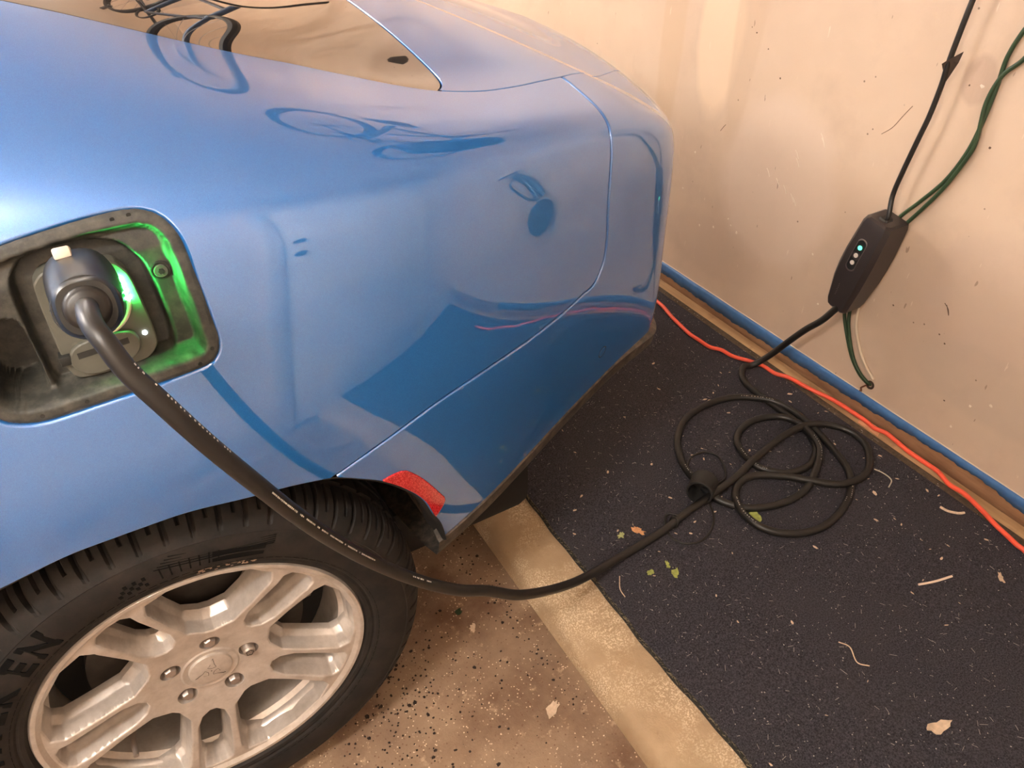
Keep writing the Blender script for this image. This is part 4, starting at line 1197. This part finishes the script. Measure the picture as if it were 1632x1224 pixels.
# ------------------------------------------------------------------ litter
rd = random.Random(21)
LEAF_G = simple('green_leaf', (152, 160, 84), .7, var=.25, vscale=140.)
LEAF_P = simple('pale_green_leaf', (172, 178, 120), .7, var=.2, vscale=140.)
LEAF_O = simple('orange_leaf', (206, 150, 104), .7, var=.2, vscale=140.)
LEAF_D = simple('dry_leaf', (206, 182, 156), .8, var=.2, vscale=90.)
CHIPW = simple('wood_shaving', (214, 190, 164), .8, var=.15, vscale=200.)
SPECK = simple('pale_speck', (188, 182, 176), .9)
DIRT = simple('dark_dirt', (42, 30, 22), .95)
def leaf(name, x, y, z, size, ang, mat, label, cat='leaf', jag=.28, aspect=.7, curl=.25, group=None):
    n = 18; V = []; F = []; e = 0.0009
    for k in range(n):
        a = 2 * math.pi * k / n; r = size * (1 + rd.uniform(-jag, jag))
        u, v = r * math.cos(a), r * math.sin(a) * aspect
        V.append((u, v, curl * size * (math.cos(2 * a) * .5 + .5) * rd.uniform(.5, 1.0) + .0006))
    V.append((0, 0, .0012)); V += [(u * .99, v * .99, w + e) for u, v, w in V[:n + 1]]
    for k in range(n):
        k2 = (k + 1) % n
        F += [(n, k2, k), (2 * n + 1, n + 1 + k, n + 1 + k2), (k, k2, n + 1 + k2, n + 1 + k)]
    c, s = math.cos(ang), math.sin(ang)
    V = [(x + c * u - s * v, y + s * u + c * v, z + w) for u, v, w in V]
    o = mesh(name, V, F, mat, None, angle=60); return tag(o, label, cat, group)
zm = MZ + .0008
leaf('leaf', .809, .870, zm, .010, .3, LEAF_P, 'pale green leaf scrap beside the orange leaf on the mat', jag=.4)
leaf('leaf', .852, .861, zm, .015, 1.9, LEAF_O, 'orange dry leaf on the mat near the cable', jag=.45, aspect=.55)
leaf('leaf', .801, .752, zm, .009, .2, LEAF_G, 'small green leaf scrap, one of three, lying nearest the ledge')
leaf('leaf', .847, .749, zm, .009, 1.2, LEAF_G, 'tiny jagged green leaf scrap at the tip of the group of three', jag=.5, aspect=.5)
leaf('leaf', .847, .722, zm, .013, .9, LEAF_G, 'largest green leaf scrap of the group of three on the mat', jag=.35)
leaf('leaf', 1.117, .752, zm, .018, .8, LEAF_G, 'torn yellow-green leaf between the cable loops', jag=.22, aspect=.85)
leaf('leaf', 1.037, .204, zm, .026, -.2, LEAF_D, 'curled dry tan leaf lying alone on the dark mat', jag=.25, aspect=.4, curl=.3)
leaf('leaf', .463, .627, .001, .019, .5, LEAF_D, 'curled dry tan leaf on the concrete floor', jag=.25, aspect=.55, curl=.35)
leaf('leaf', 1.456, .348, zm, .014, .9, LEAF_D, 'small dry brown leaf scrap on the mat by the wall', jag=.3, aspect=.4)
leaf('leaf', .415, .872, .001, .010, .9, LEAF_D, 'faded leaf flake on the concrete near the ledge', jag=.4, aspect=.7)
leaf('leaf', .408, .925, .001, .008, .4, simple('dark_green_leaf', (44, 62, 36), .7), 'tiny dark green leaf on the concrete floor', jag=.4)
def stick(name, P, r, mat, label, cat, group=None, sides=7):
    return tag(tube(name, P, r, mat, None, sides=sides, step=.004), label, cat, group)
stick('stick', [(1.283, .428, zm + .0024), (1.32, .415, zm + .003), (1.366, .405, zm + .0024)], .0026, simple('white_stick', (238, 214, 194), .6), 'short straight white stick lying on the dark mat', 'stick')
stick('shaving', [(1.527, .548, zm + .002), (1.530, .530, zm + .003), (1.545, .513, zm + .003), (1.560, .507, zm + .002)], .0032, CHIPW, 'crescent-shaped wood shaving on the mat by the orange cord', 'wood shaving')
stick('strand', [(1.498, .716, zm + .0016), (1.505, .694, zm + .002), (1.502, .668, zm + .002), (1.476, .655, zm + .0016)], .0016, simple('pale_strand', (196, 188, 170), .6), 'hooked pale plastic strand beside the cable loop', 'strand')
stick('twig', [(1.02, .420, zm + .0015), (1.03, .400, zm + .002), (1.015, .370, zm + .002), (1.03, .352, zm + .0015)], .0012, CHIPW, 'bent thin straw on the open part of the mat', 'straw')
stick('twig', [(.735, .778, zm + .0015), (.715, .750, zm + .003), (.712, .728, zm + .002)], .0011, CHIPW, 'bent straw caught on the frayed mat edge', 'straw')

# wood chips large enough to tell apart
def chip_mesh(i):
    r_ = random.Random(100 + i); n = 6
    V = []
    for h in (0, 1):
        for k in range(n):
            a = 2 * math.pi * k / n; q = r_.uniform(.6, 1.1); V.append((q * math.cos(a), .62 * q * math.sin(a), h * .35 + (.15 * math.cos(a) if h else 0)))
    F = [tuple(range(n))[::-1], tuple(range(n, 2 * n))] + [(k, (k + 1) % n, n + (k + 1) % n, n + k) for k in range(n)]
    me = bpy.data.meshes.new('wood_chip'); me.from_pydata(V, [], F); me.materials.append(CHIPW); return me
chips = [chip_mesh(i) for i in range(6)]
def chip(me, x, y, z, s, a, asp=1.):
    o = bpy.data.objects.new('wood_chip', me); COL.objects.link(o)
    o.location = (x, y, z); o.scale = (s, s * asp, min(s * .5, .003)); o.rotation_euler = (0, 0, a)
    word = 'larger pale' if s > .0068 else ('small pale' if s > .0045 else 'tiny pale')
    if abs(x - float(np.interp(y, [p[1] for p in oc[::-1]], [p[0] for p in oc[::-1]]))) < .07: place = 'on the mat beside the orange cord'
    elif np.hypot((x - 1.31) / .25, (y - .88) / .25) < 1: place = 'on the mat inside the cable loops'
    elif x < .78: place = 'on the mat along its frayed edge'
    elif y > 1.1: place = 'on the mat beyond the cable loops, towards the bumper'
    elif y > .80: place = 'on the mat between the dust cap and the bumper'
    elif np.hypot(x - 1.32, y - .41) < .16: place = 'on the mat around the white stick'
    elif y < .36: place = 'on the open mat around the curled dry leaf'
    else: place = 'on the open mat between the cable loops and the bent straw'
    return tag(o, word + ' wood chip ' + place, 'wood chip', 'wood chips on the mat')
fixed = [(1.323, 1.138, .010), (1.318, 1.150, .007), (1.468, 1.105, .008), (1.335, 1.072, .006), (1.172, .615, .007), (1.545, 1.045, .008), (1.520, 1.02, .006), (1.43, .66, .009), (1.047, .815, .006), (1.52, .665, .005), (1.275, .93, .006), (1.30, .995, .005), (.985, .905, .006), (1.09, .985, .005), (1.02, 1.02, .006), (1.12, .985, .005), (1.235, 1.255, .006), (1.30, 1.36, .006), (.76, .99, .006), (.80, 1.02, .006), (1.55, .60, .006), (1.53, .43, .006), (1.36, .60, .006), (1.40, .56, .005)]
for (x, y, s) in fixed: chip(rd.choice(chips), x, y, zm, s, rd.uniform(0, 6.3), rd.uniform(.6, 1.))
for k in range(70):
    y = rd.uniform(.1, 1.35); x = rd.uniform(.71, 1.58)
    chip(rd.choice(chips), x, y, zm, rd.uniform(.003, .0055), rd.uniform(0, 6.3), rd.uniform(.4, 1.))
# fine sawdust and short fibres, too many and too small to count
st = Batch()
for k in range(3600):
    y = rd.uniform(-.5, 1.9); x = rd.uniform(.695, 1.60)
    if rd.random() < .72: L = rd.uniform(.0005, .0013); w = L * rd.uniform(.5, 1)
    else: L = rd.uniform(.002, .006) * (1.4 if rd.random() < .1 else 1); w = rd.uniform(.0002, .0004)
    a = rd.uniform(0, math.pi); c, s = math.cos(a), math.sin(a); z = zm + .0004; h = rd.uniform(.0004, .0008)
    P = [(x + c * u - s * v, y + s * u + c * v, z + q) for u, v, q in ((-L, -w, 0), (L, -w, 0), (L, w, 0), (-L, w, 0), (-L * .8, 0, h), (L * .8, 0, h))]
    st.add(P, [(0, 1, 5, 4), (1, 2, 5), (2, 3, 4, 5), (3, 0, 4)])
tag(mesh('sawdust', st.V, st.F, SPECK), 'pale sawdust and fibres strewn over the dark mat', 'sawdust', kind='stuff')
gr = Batch()
for k in range(620):
    if k < 330: x, y = rd.gauss(.20, .10), rd.gauss(.80, .09)
    elif k < 430: x, y = rd.gauss(.50, .02), rd.uniform(.6, 1.25)
    else: x, y = rd.uniform(-.2, .54), rd.uniform(.3, 1.4)
    if x > .545: continue
    L = rd.uniform(.0008, .0032) * (1.7 if rd.random() < .08 else 1); n = 5
    V = [(x + L * rd.uniform(.6, 1.2) * math.cos(6.283 * q / n), y + L * rd.uniform(.6, 1.2) * math.sin(6.283 * q / n), .0003) for q in range(n)] + [(x, y, L * .7)]
    gr.add(V, [(q, (q + 1) % n, n) for q in range(n)])
tag(mesh('dirt_crumbs', gr.V, gr.F, DIRT), 'dark dirt crumbs strewn on the concrete beside the tyre', 'dirt', kind='stuff')
pg = Batch()
for k in range(420):
    x, y = rd.uniform(-.1, .55), rd.uniform(.3, 1.4); L = rd.uniform(.0008, .0022); n = 5
    V = [(x + L * rd.uniform(.6, 1.2) * math.cos(6.283 * q / n), y + L * rd.uniform(.6, 1.2) * math.sin(6.283 * q / n), .0003) for q in range(n)] + [(x, y, L * .6)]
    pg.add(V, [(q, (q + 1) % n, n) for q in range(n)])
tag(mesh('pale_grit', pg.V, pg.F, simple('pale_grit', (226, 204, 176), .9)), 'pale grit strewn on the concrete floor', 'grit', kind='stuff')

# chips and scratches on the wall
def wall_mark(name, pts, r, mat, label, cat, group=None):
    P = [(WX - .0004, y, z) for y, z in pts]
    return tag(tube(name, P, r, mat, None, sides=6, step=.004), label, cat, group)
wr = bpy.data.objects['wall_right']
def wall_part(name, pts, r, mat):
    o = tube(name, [(WX - .0003, y, z) for y, z in pts], r, mat, wr, sides=6, step=.004); return o
wall_part('scratch', [(1.030, .876), (1.045, .85), (1.062, .818), (1.085, .795)], .0007, SCRATCH)
wall_part('scratch', [(.792, .480), (.779, .470), (.772, .455), (.776, .462), (.786, .478)], .0008, SCRATCH)
wall_part('scratch', [(1.583, .668), (1.590, .66), (1.60, .645)], .0007, SCRATCH)
for (y, z) in ((1.252, .745), (1.246, .735), (1.31, .66), (1.318, .68), (1.290, .555), (1.30, .562), (1.36, .585), (1.40, .60), (1.33, .575)):
    wall_part('paint_chip', [(y, z), (y - .008, z - .008), (y - .016, z - .02)], .0009, CHIP)
for (y, z, s) in ((1.462, .372, .006), (1.49, .385, .004), (1.505, .40, .004), (1.56, .35, .005), (1.62, .33, .005), (1.18, .43, .004), (.60, .30, .005), (.64, .27, .004), (.66, .19, .004), (.70, .245, .003), (.83, .845, .0035), (.92, .95, .003), (.893, .955, .005), (1.53, .93, .003), (1.48, .90, .003), (1.55, .94, .002), (1.42, .84, .003), (1.12, .30, .004), (.91, .41, .003), (.775, .40, .0025), (.755, .385, .003), (1.72, .42, .004), (1.69, .55, .004)):
    n = 7; V = [(WX - .0006, y + s * rd.uniform(.5, 1.2) * math.cos(6.283 * q / n), z + s * rd.uniform(.5, 1.1) * math.sin(6.283 * q / n)) for q in range(n)]
    V += [(WX - .0012, y + (p[1] - y) * .55, z + (p[2] - z) * .55) for p in V]
    mesh('paint_chip', V, [(q, (q + 1) % n, n + (q + 1) % n, n + q) for q in range(n)] + [tuple(range(n, 2 * n))], CHIP if s > .0036 else SCRATCH, wr)

# ------------------------------------------------------------------ things on the wall that the paint mirrors: two bicycles hung high, a floor pump
STEEL_BLUE = simple('bike_frame_paint', (46, 60, 78), .35, .3)
BIKE_BLACK = simple('bike_black', (24, 24, 25), .6)
def bicycle(y0, z0, label, dark_bag):
    x = 1.16
    t = thing('bicycle', label, 'bicycle', (x, y0, z0 - .5), 'bicycles hung upside down from the ceiling')
    ca, cb_ = np.array((x, y0 + .53, z0)), np.array((x, y0 - .53, z0))
    for c in (ca, cb_):
        b = Batch(); b.tube([c + (.0, .335 * math.cos(a), .335 * math.sin(a)) for a in np.linspace(0, 2 * math.pi, 28, endpoint=False)], .020, 8, 2, True)
        w = b.build('wheel', BIKE_BLACK, t)
        b = Batch()
        for k in range(14):
            a = math.pi * 2 * k / 14; b.tube([c + (.02 * (-1) ** k, 0, 0), c + (0, .32 * math.cos(a), .32 * math.sin(a))], .0012, 4, raw=True)
        b.tube([c - (.05, 0, 0), c + (.05, 0, 0)], .016, 10, raw=True)
        b.build('spokes', simple('bike_spoke', (150, 150, 150), .4, .6), w)
    bb = np.array((x, y0 + .10, z0 + .05)); seat = np.array((x, y0 + .27, z0 - .42)); hd = np.array((x, y0 - .33, z0 - .40)); hb_ = np.array((x, y0 - .37, z0 - .26))
    b = Batch()
    for p, q, r in ((bb, seat, .016), (seat + (0, -.02, .06), hd, .016), (bb, hb_, .018), (bb, ca, .010), (ca, seat + (0, -.02, .07), .009), (hd + (0, .02, -.06), hb_, .019), (hb_, cb_, .013)): b.tube([p, q], r, 10, raw=True)
    b.build('frame', STEEL_BLUE, t)
    b = Batch(); b.tube([hd + (-.26, .06, -.09), hd + (-.14, .02, -.10), hd + (0, 0, -.08), hd + (.14, .02, -.10), hd + (.26, .06, -.09)], .012, 8); b.build('handlebar', BIKE_BLACK, t)
    V = []; F = []
    for s, wd in ((-.13, .012), (-.05, .03), (.06, .07), (.12, .06)):
        for k in range(8): a = 2 * math.pi * k / 8; V.append(tuple(seat + (wd * math.cos(a), s, -.05 + .02 * math.sin(a))))
    for i in range(3):
        for k in range(8): F.append((i * 8 + k, i * 8 + (k + 1) % 8, i * 8 + 8 + (k + 1) % 8, i * 8 + 8 + k))
    F += [tuple(range(8)), tuple(range(24, 32))]
    mesh('saddle', V, F, BIKE_BLACK, t, smooth=True)
    b = Batch(); b.tube([bb + (0, .10 * math.cos(a), .10 * math.sin(a)) for a in np.linspace(0, 2 * math.pi, 16, endpoint=False)], .008, 6, 2, True)
    b.tube([bb + (-.06, .15, -.07), bb + (.06, -.15, .07)], .010, 6, raw=True); b.build('crankset', BIKE_BLACK, t)
    if dark_bag:
        bm = bmesh.new(); bm_box(bm, (x - .17, y0 - .72, z0 - .42), (x + .17, y0 - .36, z0 - .12), .06, 4)
        from_bm('handlebar_bag', bm, BIKE_BLACK, t)
    for c in (ca, cb_): box('ceiling_hook', (x - .012, c[1] - .012, z0 + .30), (x + .012, c[1] + .012, ZC - .001), simple('hook_steel', (120, 120, 120), .4, .7), t, bevel=.004)
bicycle(2.0, 2.2, 'black-wheeled bicycle with a dark handlebar bag hung from the ceiling', True)
bicycle(4.1, 2.2, 'black-wheeled bicycle without a bag hung from the ceiling', False)
pm = thing('floor_pump', 'black upright floor pump hung on the wall beyond the charger box', 'pump', (1.62, .2, .45))
for dy in (0, .045):
    tube('barrel', [(1.61, .34 + dy, .62), (1.61, .20 + dy, .86), (1.61, .13 + dy, 1.0)], .016, simple('pump_barrel', (70, 84, 98), .3, .5), pm, step=.03)
tube('handle', [(1.58, .05, 1.02), (1.60, .13, 1.04), (1.60, .22, 1.06)], .017, BIKE_BLACK, pm, step=.02)
disc('foot_plate', (1.60, .385, .52), (-1, .2, .35), .075, .012, BIKE_BLACK, pm)
tube('hose', [(1.60, .36, .60), (1.57, .26, .66), (1.58, .14, .82), (1.60, .20, .98)], .007, BIKE_BLACK, pm, step=.02)
